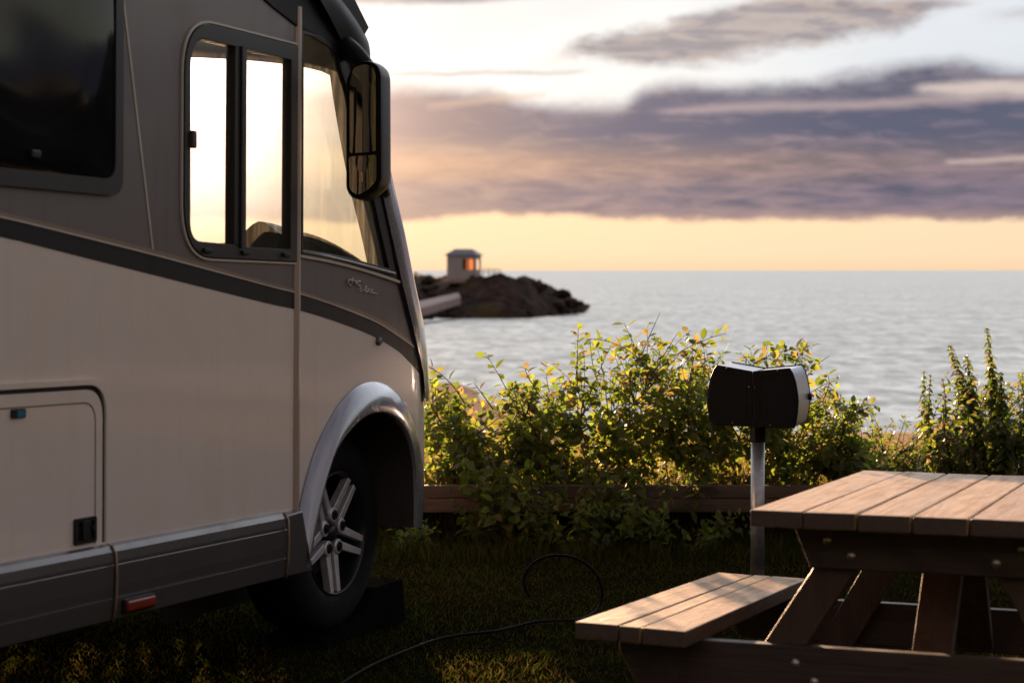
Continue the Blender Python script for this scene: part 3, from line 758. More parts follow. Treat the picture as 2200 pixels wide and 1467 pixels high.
    hd = plate('handle', rounded([(la[0], la[1]), (lb[0], la[1]), (lb[0], lb[1]), (la[0], lb[1])], .008), [rounded([(la[0] + .012, la[1] + .01), (lb[0] - .012, la[1] + .01), (lb[0] - .012, lb[1] - .01), (la[0] + .012, lb[1] - .01)], .006)], BLACK(), door, .013, .008, bevel=.002)
    mb.box((cxl, -.011, czl), (wl * .34, .010, hl * .70)); mb.tube([(cxl + wl * .28, -.008, czl + .004), (cxl + wl * .28, -.019, czl + .004)], .007, 14); mb.box((cxl, -.0065, czl), (wl - .02, .002, hl - .015))
    mb.build('grip', BLACK(), hd, bevel=.002)
    la, lb = flat(18, 899), flat(48, 877)
    lk = plate('lock', rounded([(la[0], la[1]), (lb[0], la[1]), (lb[0], lb[1]), (la[0], lb[1])], .006), [], BLACK(), door, .012, .008, bevel=.002)
    mb = MB(); mb.box(((la[0] + lb[0]) / 2 + .006, -.0125, (la[1] + lb[1]) / 2), (abs(lb[0] - la[0]) * .55, .003, .018)); mb.build('insert', mat('blue_insert', (.015, .12, .20), .25), lk)
    # ---- house window: dark acrylic pane in black frame
    wf = plate('house_window', rounded(hwu, .06), [rounded([(-3.26, 1.12), (-1.372, 1.12), (-1.372, 1.86), (-3.26, 1.86)], .05)], mat('window_frame_plastic', (.018, .016, .017), .45, spec=.35, var=.15), van, .012, .03, bevel=.006)
    mb = MB()
    mb.grid(lambda a, b: Vector((-3.27 + (3.27 - 1.362) * a, -.006 - .012 * sin(pi * a) ** .5 * sin(pi * b) ** .5 - .003 * noise.noise(Vector((a * 7, b * 3, 2))), 1.11 + .76 * b)), 60, 30, flip=True)
    mb.build('pane', mat('tinted_acrylic', (.006, .0055, .007), .06, spec=.28, var=.1), wf, smooth=True, recalc=False)
    mb = MB(); px_ = flat(62, 332); mb.box((px_[0], -.021, px_[1]), (.04, .01, .022)); mb.build('catch', BLACK(), wf, bevel=.004)
    # pale edging below it
    plate('window_edging', rounded([(-3.31, 1.066), (-1.325, 1.066), (-1.325, 1.2), (-3.31, 1.2)], [.0, .06, 0, 0]), [rounded([(-3.31, 1.070), (-1.329, 1.070), (-1.329, 1.2), (-3.31, 1.2)], [.0, .057, 0, 0])] if False else [], BRONZE(), van, .0, .001) if False else None
    # ---- sliding side window
    FR = mat('window_frame_plastic')
    Ld, Rd = flat(499, 300)[0], flat(524, 300)[0]; Lp_ = flat(404, 300)[0]; Rp = flat(620, 300)[0]
    p1 = rounded([(Lp_, .965), (Ld, .960), (Ld, 1.565), (Lp_, 1.565)], [.06, .003, .003, .09], 8)
    p2 = rounded([(Rd, .955), (Rp, .955), (Rp, 1.565), (Rd, 1.565)], .006, 3)
    swin = plate('side_window', sw, [p1, p2], FR, van, .010, .035, bevel=.004)
    g = glass('side_window_glass', (.90, .92, .91), .07, 1.0)
    plate('pane', [(Lp_ - .01, .95), (Ld + .01, .95), (Ld + .01, 1.58), (Lp_ - .01, 1.58)], [], g, swin, -.004, .001)
    plate('pane', [(Rd - .012, .94), (Rp + .008, .94), (Rp + .008, 1.58), (Rd - .012, 1.58)], [], g, swin, .000, .001)
    swo = rounded([(-1.022, .908), (US - .013, .908), (US - .013, 1.625), (-1.022, 1.625)], [.165, 0, 0, .175], 10)
    swi = rounded([(-1.016, .914), (US - .0135, .914), (US - .0135, 1.619), (-1.016, 1.619)], [.162, 0, 0, .172], 10)
    plate('edging', swo, [swi], PALE(), swin, .006, .006)
    mb = MB(); c0 = flat(405, 300); mb.box((Lp_ + .006, -.012, c0[1]), (.022, .02, .052)); mb.build('catch', mat('catch_brown', (.05, .025, .018), .4), swin, bevel=.004)
    for px__ in (437, 519, 607):
        c0 = flat(px__, 541 if px__ < 500 else 546); mb = MB(); mb.box((c0[0], -.013, .937), (.042, .012, .014)); mb.build('drain_cover', BLACK(), swin, bevel=.003)
    mb = MB(); mb.box(((Ld + Rd) / 2, -.013, 1.26), (.012, .008, .62)); mb.build('sliding_rail', BLACK(), swin, bevel=.002)
    # ---- quarter window
    gq = [flat(*p) for p in [(649, 536), (720, 548), (780, 562), (833, 577), (815, 500), (799, 425), (776, 330), (745, 200), (722, 126), (700, 100), (676, 86), (662, 78), (650, 76)]]
    qo = [flat(*p) for p in [(645, 549), (700, 560), (760, 575), (851, 604), (832, 500), (815, 425), (792, 330), (762, 200), (742, 126), (712, 84), (645, 60)]]
    qwn = plate('quarter_window', qo, [gq], BLACK(), van, .006, .02, bevel=.003)
    plate('pane', [tuple(Vector(p) + (Vector(p) - Vector((0.0, 1.25))).normalized() * .008) for p in gq], [], glass('quarter_glass', (.86, .91, .88), .10, 1.0), qwn, -.006, .001)
    mb = MB(); e1 = [flat(*p) for p in [(645, 541), (700, 552), (760, 566), (843, 588)]]
    mb.tube([(a, -.009, b) for a, b in e1], .006, 8); mb.build('lower_bead', mat('grey_bead', (.18, .17, .17), .35), qwn, smooth=True)
    # ---- dashboard and steering wheel
    DM = mat('dashboard_plastic', (.04, .04, .043), .55, var=.2, bump=.1)
    from math import exp
    def dtop(v): return .985 + .075 * exp(-((v - .25) / .075) ** 2) + .04 * exp(-((v - .08) / .07) ** 2)
    mb = MB()
    mb.grid(lambda a, b: Vector((-.12 + (uf_s(.95) - .12 + .05) * a, .10 + (WID - .2) * b, dtop(.10 + (WID - .2) * b) - .17 * a ** 1.6)), 14, 90)
    mb.grid(lambda a, b: Vector((-.12, .10 + (WID - .2) * b, .55 + (dtop(.10 + (WID - .2) * b) - .55) * a)), 3, 90)
    mb.build('dashboard', DM, van, smooth=True)
    # instrument hood and wheel
    mb = MB(); mb.grid(lambda a, b: Vector((-.05 + .26 * a, 1.40 + .34 * b, .96 + .075 * sin(pi * b) ** .5 * (1 - a * .6))), 6, 16); mb.build('instrument_hood', DM, van, smooth=True)
    mb = MB(); mb.tube([Vector((-.22 + .06 * cos(t * 2 * pi / 32) * 1.4, 1.55 + .2 * sin(t * 2 * pi / 32), .98 + .15 * cos(t * 2 * pi / 32))) for t in range(33)], .014, 8, cap=False); mb.build('steering_wheel', DM, van, smooth=True)
    # wipers
    mb = MB(); mb.tube([surf(pillar_end(.86) + .1, .84, .03), surf(pillar_end(.86) + .75, .93, .03)], .01, 6); mb.build('wiper', BLACK(), van)
    mb = MB(); mb.tube([surf(pillar_end(.86) + 1.0, .84, .03), surf(pillar_end(.86) + 1.65, .93, .03)], .01, 6); mb.build('wiper', BLACK(), van)
    # round marker on the stripe
    q_, w_ = qw(811, 733); c = surf(q_, w_, 0); n_ = (surf(q_, w_, .1) - c).normalized()
    rot = n_.to_track_quat('Z', 'Y').to_matrix(); mb = MB()
    def disc(r0, h0, r1, h1, nn=28): 
        pr = [(r0, h0), (r1, h1)]; return [c + rot @ Vector((r * cos(2 * pi * k / nn), r * sin(2 * pi * k / nn), h)) for r, h in pr for k in range(nn)]
    for (r0, h0, r1, h1) in ((.0155, -.002, .0155, .009), (.0155, .009, .013, .013), (.013, .013, .0001, .013)):
        mb.add(disc(r0, h0, r1, h1), [(k, (k + 1) % 28, 28 + (k + 1) % 28, 28 + k) for k in range(28)])
    st = mb.build('round_badge', mat('badge_metal', (.12, .10, .11), .3, .6, var=.5, vscale=120), van, smooth=False)
    mb = MB()
    for k in range(6):
        a = k * pi / 3; mb.tube([c + rot @ Vector((.0105 * cos(a), .0105 * sin(a), .0135)), c + rot @ Vector((.0035 * cos(a + .5), .0035 * sin(a + .5), .0145))], .0016, 5)
    mb.tube([c + rot @ Vector((.012 * cos(t * pi / 8), .012 * sin(t * pi / 8), .0135)) for t in range(17)], .001, 5)
    mb.build('emblem', mat('badge_silver', (.5, .47, .46), .3, .8), st)
    # lettering on the cheek: chic / c-line
    def strokes(name, lines, ox, oy, sx, sy, r, shear=0.):
        mb = MB()
        for ln in lines:
            pts = []
            for (a, b) in ln:
                x = ox + (a + shear * b) * sx; y = oy - b * sy + (a * sx) * .12
                q_, w_ = qw(x, y); pts.append(surf(q_, w_, .0045))
            mb.tube(pts, r, 5)
        return mb.build(name, mat('raised_letters', (.50, .46, .43), .3, .5), van, smooth=True)
    chic = [[(.9, 1), (.15, 1), (0, .85), (0, .15), (.15, 0), (.9, 0)], [(1.15, 1.55), (1.15, 0)], [(1.15, 1), (1.85, 1), (2.0, .85), (2.0, 0)],
            [(2.35, 1), (2.35, 0)], [(2.35, 1.42), (2.35, 1.55)], [(3.6, 1), (2.85, 1), (2.7, .85), (2.7, .15), (2.85, 0), (3.6, 0)]]
    strokes('letters', chic, 746, 611.5, 7.2, 10.5, .0022)
    cl = [[(.7, .8), (.55, 1), (.2, .85), (0, .4), (.1, .05), (.4, 0), (.75, .3)], [(.95, .5), (1.45, .55)],
          [(1.6, .2), (1.95, .9), (2.05, 1.7), (1.85, 1.6), (1.7, .7), (1.75, .1), (1.95, 0), (2.3, .4)], [(2.4, 1.), (2.35, .2), (2.5, 0), (2.8, .4)], [(2.45, 1.4), (2.5, 1.5)],
          [(2.9, 1), (2.85, 0), (3.0, .7), (3.3, 1), (3.45, .8), (3.4, .15), (3.55, 0), (3.8, .3)], [(3.8, .4), (4.2, .55), (4.35, .85), (4.1, 1), (3.85, .5), (4.0, .0), (4.6, .1), (6.2, .0)]]
    strokes('letters', cl, 770, 626.5, 6.3, 8.5, .0013, .15)
    # ---- wheels
    def wheel(cu_, cv_, cw_, name='wheel'):
        whl = MB()
        R_, RR = .345, .205
        tp = [(.16, .20), (RR - .005, .16), (RR, .03), (RR + .004, .012), (.240, .0), (.27, -.004), (.315, .006), (.332, .018), (.343, .035), (.346, .06), (.346, .18), (.34, .2), (.3, .215), (.16, .215)]
        whl.lathe(tp, 64)
        w_ = whl.build(name, RUBBER(), van, smooth=True); w_.location = (cu_, cv_, cw_)
        mb = MB()
        mb.lathe([(.218, .004), (.214, .002), (.210, .008), (.204, .03), (.196, .10), (.190, .18), (.0, .18)], 64)
        mb.build('rim', mat('rim_barrel', (.012, .012, .014), .35, .3), w_, smooth=True)
        # spokes: each lug carries a V of two arms
        mb = MB()
        for k in range(5):
            base_a = radians(90 + 72 * k)
            for s_ in (-1, 1):
                # arm outline in polar-ish coordinates
                da, ra = (lambda r, off: (cos(base_a) * r - sin(base_a) * off, sin(base_a) * r + cos(base_a) * off)), None
                tip = radians(29.3) * s_
                p_in = Vector((cos(base_a), sin(base_a))) * .050
                p_out = Vector((cos(base_a + tip), sin(base_a + tip))) * .211
                dirv = (p_out - p_in).normalized(); nn = Vector((-dirv.y, dirv.x))
                h0, h1 = .0165, .0115
                if s_ > 0: inner, outer_ = -1, 1
                q = [p_in - nn * h0, p_in + nn * h0, p_out + nn * h1, p_out - nn * h1]
                zf = [.030, .030, .010, .010]
                bot = [Vector((a.x, z + .030, a.y)) for a, z in zip(q, zf)]; top = [Vector((a.x * 1, z, a.y)) for a, z in zip(q, zf)]
                mb.hexa(bot, top)
            mb.lathe([(.0001, .019), (.026, .019), (.028, .023), (.028, .045)], 20, center=(cos(base_a) * .064, 0, sin(base_a) * .064))
        sp = mb.build('spokes', mat('machined_alloy', (.66, .62, .66), .42, .6, var=.12, vscale=30), w_, bevel=.0025)
        for k in range(5):
            base_a = radians(90 + 72 * k); c_ = (cos(base_a) * .064, 0, sin(base_a) * .064)
            mb = MB(); mb.lathe([(.0001, .010), (.008, .010), (.0085, .014), (.0135, .014), (.0165, .0135), (.0175, .018), (.0175, .030)], 16, center=c_)
            mb.build('wheel_bolt', mat('bolt_black', (.02, .02, .02), .4, .5), w_)
        mb = MB(); mb.lathe([(.0001, .016), (.022, .017), (.029, .022), (.031, .034), (.031, .06)], 32)
        mb.tube([(-.012, .0155, .004), (.012, .0155, .004)], .0012, 5); mb.tube([(-.010, .0155, -.004), (.010, .0155, -.004)], .0012, 5)
        mb.build('hub_cap', mat('hub_black', (.018, .016, .018), .35, .2), w_, smooth=True)
        mb = MB(); mb.lathe([(.0001, .12), (.165, .12), (.165, .15)], 40); mb.build('brake_disc', mat('disc_iron', (.05, .045, .045), .5, .7), w_)
        return w_
    w1 = wheel(cu, .115, cv)
    for (uu, rot_) in ((cu, True), (-3.95, False), (-3.95, True)):
        c2 = w1.copy(); COL.objects.link(c2); c2.parent = van
        for ch in w1.children:
            c3 = ch.copy(); COL.objects.link(c3); c3.parent = c2
        c2.location = (uu, WID - .115 if rot_ else .115, cv)
        if rot_: c2.rotation_euler = (0, 0, pi)
    # ---- mirror
    bez_ = lambda a, b, c, n: [a * (1 - t) ** 2 + b * 2 * t * (1 - t) + c * t * t for t in [i / n for i in range(n + 1)]]
    mp = lambda x, y, Y: (lambda p: Vector((p.dot(Fv), p.dot(Vv), p.dot(Wv))))(at(x, y, Y) - O)
    Ym = 6.70
    outl = [(757, 140), (778, 131), (806, 131), (826, 143), (837, 170), (838, 380), (828, 402), (800, 424), (772, 432), (752, 424), (743, 404), (743, 180)]
    # mirror body faces backwards with a slight toe-in; local axes
    yaw_m = radians(10)
    fwd = Vector((cos(yaw_m), sin(yaw_m), 0)); lat = Vector((sin(yaw_m), -cos(yaw_m), 0)); upv = Vector((0, 0, 1))
    c0 = mp(782, 281, Ym)
    def mface(x, y):
        o, d = to_local_ray(x, y); t = (c0 - o).dot(fwd) / d.dot(fwd); p = o + d * t - c0; return (p.dot(lat), p.z)
    face = [mface(*p) for p in [(757, 143), (776, 133), (796, 132), (812, 142), (818, 160), (819, 385), (813, 400), (790, 420), (772, 430), (752, 422), (744, 405), (744, 175)]]
    face = rounded(face, .012, 3)
    def M3(a, z, dpt): return c0 + lat * a + upv * z + fwd * dpt
    arm = MB()
    mbh = MB(); n = len(face)
    ctr = Vector((sum(p[0] for p in face) / n, sum(p[1] for p in face) / n))
    rings = [(1.0, 0), (1.02, .008), (1.03, .03), (1.04, .08), (1.0, .115), (.88, .138), (.6, .15), (.02, .154)]
    vs = []; fs = []
    for sc_, dp in rings:
        for p in face: vs.append(M3(ctr.x + (p[0] - ctr.x) * sc_, ctr.y + (p[1] - ctr.y) * (1 - (1 - sc_) * .4), dp))
    for i in range(len(rings) - 1):
        for k in range(n): fs.append((i * n + k, i * n + (k + 1) % n, (i + 1) * n + (k + 1) % n, (i + 1) * n + k))
    # recessed front
    for sc_, dp in ((1.0, 0), (.93, .002), (.9, .010)):
        for p in face: vs.append(M3(ctr.x + (p[0] - ctr.x) * sc_, ctr.y + (p[1] - ctr.y) * (1 - (1 - sc_) * .45), dp))
    b0 = len(rings) * n
    for i in range(2):
        for k in range(n): fs.append((b0 + i * n + k, b0 + (i + 1) * n + k, b0 + (i + 1) * n + (k + 1) % n, b0 + i * n + (k + 1) % n))
    fs.append(tuple(b0 + 2 * n + k for k in range(n)))
    mbh.add(vs, fs); mir = mbh.build('side_mirror', mat('mirror_shell', (.006, .005, .0055), .42, spec=.12, var=.15), van, smooth=False, bevel=.0)
    for p_ in mir.data.polygons: p_.use_smooth = len(p_.vertices) == 4
    MG = mat('mirror_glass', (.26, .24, .22), .015, 1.0)
    def mglass(pxs, dome):
        pl = rounded([mface(*p) for p in pxs], .01, 4); cc = Vector((sum(p[0] for p in pl) / len(pl), sum(p[1] for p in pl) / len(pl)))
        mb = MB(); vs = []; L = len(pl); R_ = 6
        for r in range(R_ + 1):
            k = 1 - r / R_ * .999
            for p in pl: vs.append(M3(cc.x + (p[0] - cc.x) * k, cc.y + (p[1] - cc.y) * k, -.0035 - dome * .12 + dome * (((p[0] - cc.x) * k / .055) ** 2 + ((p[1] - cc.y) * k / .16) ** 2) * .12))
        mb.add(vs, [(r * L + k, r * L + (k + 1) % L, (r + 1) * L + (k + 1) % L, (r + 1) * L + k) for r in range(R_) for k in range(L)])
        return mb.build('mirror_glass', MG, mir, smooth=True)
    mglass([(760, 146), (785, 138), (803, 146), (808, 165), (808, 326), (752, 330), (752, 180)], .002)
    mglass([(750, 337), (809, 333), (809, 388), (792, 408), (768, 420), (752, 408)], .012)
    # arm from the cowl
    ap = mp(772, 118, 7.05); mb = MB()
    hp = surf(side_edge(WST) - .02, WST + .03, -.02); tp_ = mp(783, 150, Ym) + fwd * .05; md = mp(765, 112, Ym + .09)
    mb.tube(bez_(hp, md, tp_, 8), [.040, .040, .039, .038, .036, .034, .032, .03, .028], 14)
    mb.build('mirror_arm', mat('mirror_shell'), van, smooth=True)
build_van()

# levelling wedge under the front wheel
def build_ramp():
    # axis along the vehicle
    c = MW @ Vector((flat(731, 1145, .11)[0], .22, 0)); gz = -.02
    fx = Vector((Fv.x, Fv.y, 0)).normalized(); ly = Vector((Vv.x, Vv.y, 0)).normalized()
    r = thing('levelling_ramp', 'black plastic levelling wedge under the front wheel of the motorhome', 'wheel ramp', (c.x, c.y, gz), mtx=Matrix.Translation((c.x, c.y, gz)) @ Matrix((fx, ly, Vector((0, 0, 1)))).transposed().to_4x4())
    mb = MB(); BP = mat('ramp_plastic', (.006, .006, .007), .8, spec=.0, var=.2, bump=.1)
    pr = [(-.16, .0), (-.12, .030), (-.05, .045), (.05, .052), (.16, .085), (.26, .160), (.47, .160), (.485, .15), (.50, .0)]
    for y0, y1 in ((-.12, -.095), (-.01, .01), (.095, .12)):
        mb.hexa([(x, y0, z) for x, z in pr], [(x, y1, z) for x, z in pr])
    mb.build('side_web', BP, r, bevel=.002)
    mb = MB()
    for i in range(len(pr) - 3):
        (x0, z0), (x1, z1) = pr[i], pr[i + 1]
        mb.hexa([(x0, -.118, z0 - .006), (x1, -.118, z1 - .006), (x1, -.118, z1 + .002), (x0, -.118, z0 + .002)], [(x0, .118, z0 - .006), (x1, .118, z1 - .006), (x1, .118, z1 + .002), (x0, .118, z0 + .002)])
    mb.build('tread', BP, r, bevel=.001)
    mb = MB()
    for i in range(4):
        x = -.12 + .07 * i; z = interp(pr[:8], x); mb.box((x, 0, z + .005), (.02, .22, .012))
    mb.build('grip_bars', BP, r, bevel=.002)
build_ramp()

# ================================================================== PICNIC TABLE
def build_table():
    Pd = ray(2684, 722).normalized(); Ed = Vector((Pd.y, -Pd.x, 0)).normalized(); Nd = Ed.cross(Pd)
    A = at(1611.4, 1094.5, 5.0)
    M = Matrix.Translation(A) @ Matrix((Ed, Pd, Nd)).transposed().to_4x4(); Mi = M.inverted()
    root_loc = M @ Vector((.4, .75, 0)); root_loc.z = -.02
    MR = Matrix.Translation(root_loc) @ Matrix((Ed, Pd, Nd)).transposed().to_4x4()
    t = thing('picnic_table', 'weathered wooden picnic table with attached bench standing on the grass', 'picnic table', mtx=MR)
    K = MR.inverted() @ M
    def T(e, p, n): return K @ Vector((e, p, n))
    def tpx(x, y, p):
        """table coordinates (e, n) of a pixel on the plane at p"""
        o = Mi @ EYE; d = (Mi.to_3x3() @ ray(x, y)); s = (p - o.y) / d.y; q = o + d * s; return q.x, q.z
    # table axes: object coordinates are rotated with the root, grain along local Y
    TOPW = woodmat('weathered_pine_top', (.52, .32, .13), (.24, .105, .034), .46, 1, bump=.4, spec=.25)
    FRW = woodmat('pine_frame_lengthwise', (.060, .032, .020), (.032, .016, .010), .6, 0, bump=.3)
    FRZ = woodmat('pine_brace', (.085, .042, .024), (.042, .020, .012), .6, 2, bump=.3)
    SEATW = TOPW
    def boards(name, corners, widths, gap, th, m):
        """corners: near-left, near-right, far-right, far-left in table coordinates"""
        tot = sum(widths) + gap * (len(widths) - 1); obs = []; s = 0
        mb = MB()
        for i, w in enumerate(widths):
            a0, a1 = s / tot, (s + w) / tot; s += w + gap
            nl, nr, fr, fl = corners
            jit = random.uniform(-.006, .006); a0 += random.uniform(-.0022, .0022); a1 += random.uniform(-.0022, .0022)
            q = [nl.lerp(nr, a0), nl.lerp(nr, a1), fl.lerp(fr, a1), fl.lerp(fr, a0)]
            q = [v + Vector((0, jit if k < 2 else random.uniform(-.006, .006), random.uniform(-.001, .001))) for k, v in enumerate(q)]
            mb.hexa([K @ (v - Vector((0, 0, th))) for v in q], [K @ v for v in q])
            mb.mi[-4] = 1; mb.mi[-2] = 1; mb.mi[-3] = mb.mi[-1] = 2 if i in (0, len(widths) - 1) else 0
        return mb.build(name, [m, mat('shaded_end_grain', (.075, .045, .032), .8, var=.35, vscale=60), woodmat('board_side', (.16, .095, .06), (.09, .05, .03), .6, 1)], t, bevel=.004, seg=3)  # end grain tone, darkened further to carry the shade on the board ends
    V3 = Vector
    L = 1.57
    boards('tabletop', [V3((0, 0, 0)), V3((.806, 0, 0)), V3((.806, L, 0)), V3((0, L, 0))], [.1295] * 6, .0056, .042, TOPW)
    def S3(x, y, Y):
        return Mi @ at(x, y, Y)
    nl, fl, nr = S3(1233.6, 1336, 5.16), S3(1543, 1229, 6.61), S3(1474, 1355, 5.057)
    fr = fl + (nr - nl)
    boards('seat', [nl, nr, fr, fl], [.115, .055, .115], .006, .042, SEATW)
    mir = lambda v: V3((.806 - v.x, v.y, v.z))
    n2, f2 = mir(nr), mir(fr); boards('seat', [mir(nr), mir(nl), mir(fl), mir(fr)], [.115, .055, .115], .006, .042, SEATW)
    sz = (nl.z + nr.z) / 2 - .044
    szf = (fl.z + fr.z) / 2 - .044
    for which, (p, back) in enumerate(((.185, 1), (L - .185, -1))):
        zt = -.042; zs = sz + (szf - sz) * (p / L)
        th = .045; pa, pb = (p, p + th) if back > 0 else (p - th, p)
        # upper cross rail, ends cut at a slant
        zb = zt - .118
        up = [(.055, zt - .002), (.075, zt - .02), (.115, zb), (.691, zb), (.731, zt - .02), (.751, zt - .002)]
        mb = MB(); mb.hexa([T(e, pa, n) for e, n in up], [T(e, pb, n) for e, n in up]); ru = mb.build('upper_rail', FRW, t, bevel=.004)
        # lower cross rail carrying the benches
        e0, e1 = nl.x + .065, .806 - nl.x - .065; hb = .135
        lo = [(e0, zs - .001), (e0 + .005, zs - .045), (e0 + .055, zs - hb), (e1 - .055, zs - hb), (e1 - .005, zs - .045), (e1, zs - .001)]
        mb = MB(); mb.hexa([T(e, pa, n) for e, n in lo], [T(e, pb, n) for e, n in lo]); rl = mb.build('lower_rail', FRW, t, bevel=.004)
        # legs on the inner face of the rails
        pa2, pb2 = (pb + .001, pb + .046) if back > 0 else (pa - .046, pa - .001)
        ztop = zt - .01; zfoot = (Mi @ Vector((root_loc.x, root_loc.y, -.02))).z
        for s in (0, 1):
            # slope from the photograph: top under the rail, out towards the ground
            et, eb = .21, .045
            sl = (et - eb) / ((zt - .06) - (zs - .0)); wleg = .056
            def ec(n): return et + (n - (zt - .06)) * sl
            q = [(ec(ztop) - wleg, ztop), (ec(ztop) + wleg, ztop), (ec(zfoot) + wleg, zfoot), (ec(zfoot) - wleg, zfoot)]
            if s: q = [(.806 - e, n) for e, n in q]
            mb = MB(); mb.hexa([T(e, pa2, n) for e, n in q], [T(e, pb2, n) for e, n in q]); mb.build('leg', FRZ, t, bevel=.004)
        # bolts
        for e, n in ((.160, zt - .045), (.222, zt - .082), (.806 - .160, zt - .045), (.806 - .222, zt - .082), (.10 - .02, zs - .045), (.15 - .02, zs - .09), (.706 + .02, zs - .045), (.656 + .02, zs - .09)):
            mbb = MB(); pf = (pa if back > 0 else pb); sg = -1 if back > 0 else 1; vs = []; NN = 14
            for r_, h_ in ((.0125, 0), (.0115, .003), (.008, .0055), (.0001, .0065)):
                vs += [T(e + r_ * cos(2 * pi * k / NN), pf + sg * h_, n + r_ * sin(2 * pi * k / NN)) for k in range(NN)]
            mbb.add(vs, [(i * NN + k, i * NN + (k + 1) % NN, (i + 1) * NN + (k + 1) % NN, (i + 1) * NN + k) for i in range(3) for k in range(NN)])
            mbb.build('bolt', mat('zinc_bolt', (.45, .40, .34), .35, .8, var=.2), t, smooth=True)
        # brace rising from lower rail to the middle of the top
        ea, eb_ = .403 - .052, .403 + .052
        y0, y1 = (pb2 + .002, L / 2 - .03) if back > 0 else (pa2 - .002, L / 2 + .03)
        y1 = y0 + (y1 - y0) * .8
        dy = .05 * (1 if back > 0 else -1)
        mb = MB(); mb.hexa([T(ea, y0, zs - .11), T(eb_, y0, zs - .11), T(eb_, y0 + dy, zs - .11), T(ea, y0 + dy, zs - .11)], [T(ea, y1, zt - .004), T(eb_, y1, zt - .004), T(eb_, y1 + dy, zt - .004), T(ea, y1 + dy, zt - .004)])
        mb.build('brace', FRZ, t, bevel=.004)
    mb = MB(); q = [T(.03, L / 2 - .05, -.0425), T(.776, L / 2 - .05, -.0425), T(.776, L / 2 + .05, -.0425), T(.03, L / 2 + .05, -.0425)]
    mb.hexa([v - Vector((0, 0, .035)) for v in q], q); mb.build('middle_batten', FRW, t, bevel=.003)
build_table()

# ================================================================== TWIN-HEADED POST
def build_post():
    base = at(1628, 1100, 8.5); ax = base.x
    t = thing('service_post', 'black and silver twin headed box on a galvanised pole before the bushes', 'service post', (ax, 8.6, -.03))
    yw = radians(17); dv = Vector((sin(yw), cos(yw), 0)); lv = Vector((cos(yw), -sin(yw), 0))
    c = at(1616.5, 860, 8.42) - t.location
    def lp(x, y):
        o = EYE - t.location; d = ray(x, y); s = (c - o).dot(dv) / d.dot(dv); p = o + d * s; r_ = p - c; return (r_.dot(lv), p.z)
    z7 = lambda x, y: (1480 + x * .35437, 740 + y * .35437)
    def P3(a, z, dep): 
        q = c + lv * a + dv * dep; q.z = z; return q
    left = [z7(*p) for p in [(384, 162), (170, 124), (150, 150), (125, 215), (111, 290), (108, 340), (112, 390), (122, 445), (142, 487), (383, 500)]]
    right = [z7(*p) for p in [(386, 162), (386, 500), (640, 508), (650, 480), (660, 420), (665, 350), (662, 300), (650, 230), (632, 175), (612, 142)]]
    BLK = mat('post_black', (.006, .005, .006), .45, spec=.2, var=.2, vscale=15); SLV = mat('post_silver', (.38, .40, .48), .36, .6, var=.06, vscale=20)
    D = .34
    for px, nm in ((left, 'left'), (right, 'right')):
        f = [lp(*p) for p in px]
        cen = (sum(a for a, _ in f) / len(f), sum(b for _, b in f) / len(f))
        ins = [(cen[0] + (a - cen[0]) * .955, cen[1] + (b - cen[1]) * .965) for a, b in f]
        mb = MB(); mb.hexa([P3(a, z, .012) for a, z in ins], [P3(a, z, D - .012) for a, z in ins]); h = mb.build('housing', SLV, t, bevel=.003)
        for d0, d1 in ((0, .0125), (D - .0125, D)):
            mb = MB(); mb.hexa([P3(a, z, d0) for a, z in f], [P3(a, z, d1) for a, z in f]); mb.build('end_plate', BLK, h, bevel=.003)
        # raised panel line on the plate
        mb = MB(); pts = [P3(cen[0] + (a - cen[0]) * .8, cen[1] + (b - cen[1]) * .82, -.001) for a, b in f]; mb.tube(pts + pts[:1], .0022, 5); mb.build('plate_bead', BLK, h)
        # screws
        for sx, sy in ([(228, 143), (364, 256), (266, 473)] if nm == 'left' else [(537, 157), (398, 257), (493, 487)]):
            a, z = lp(*z7(sx, sy)); q = P3(a, z, -.0005); mb = MB()
            mb.tube([q, q - dv * .003], [.0042, .003], 12)
            mb.build('screw', mat('steel_screw', (.55, .55, .55), .25, 1.0), h)
    # lock on the right door
    a, z = lp(*z7(663, 340)); q = P3(a - .004, z, D - .05); mb = MB(); mb.tube([q, q + lv * .018], .014, 16); mb.build('lock', BLK, t, bevel=.002)
    zb = lp(*z7(383, 500))[1]; cc = P3(.012, 0, D / 2 - .05)
    pc = Vector((at(1628, 1000, 8.56).x - t.location.x, at(1628, 1000, 8.56).y - t.location.y, 0))
    mb = MB(); mb.tube([pc + Vector((0, 0, zb + .012)), pc + Vector((0, 0, zb - .004)), pc + Vector((0, 0, zb - .005)), pc + Vector((0, 0, zb - .073)), pc + Vector((0, 0, zb - .074))], [.05, .05, .036, .034, .031], 28); mb.build('collar', BLK, t, smooth=False, bevel=.002)
    mb = MB(); mb.tube([pc + Vector((0, 0, zb - .06)), pc + Vector((0, 0, -.05))], .0298, 28)
    mb.build('pole', mat('galvanised_steel', (.36, .35, .36), .42, .8, var=.25, vscale=28, bump=.05, bscale=60), t, smooth=True)
build_post()

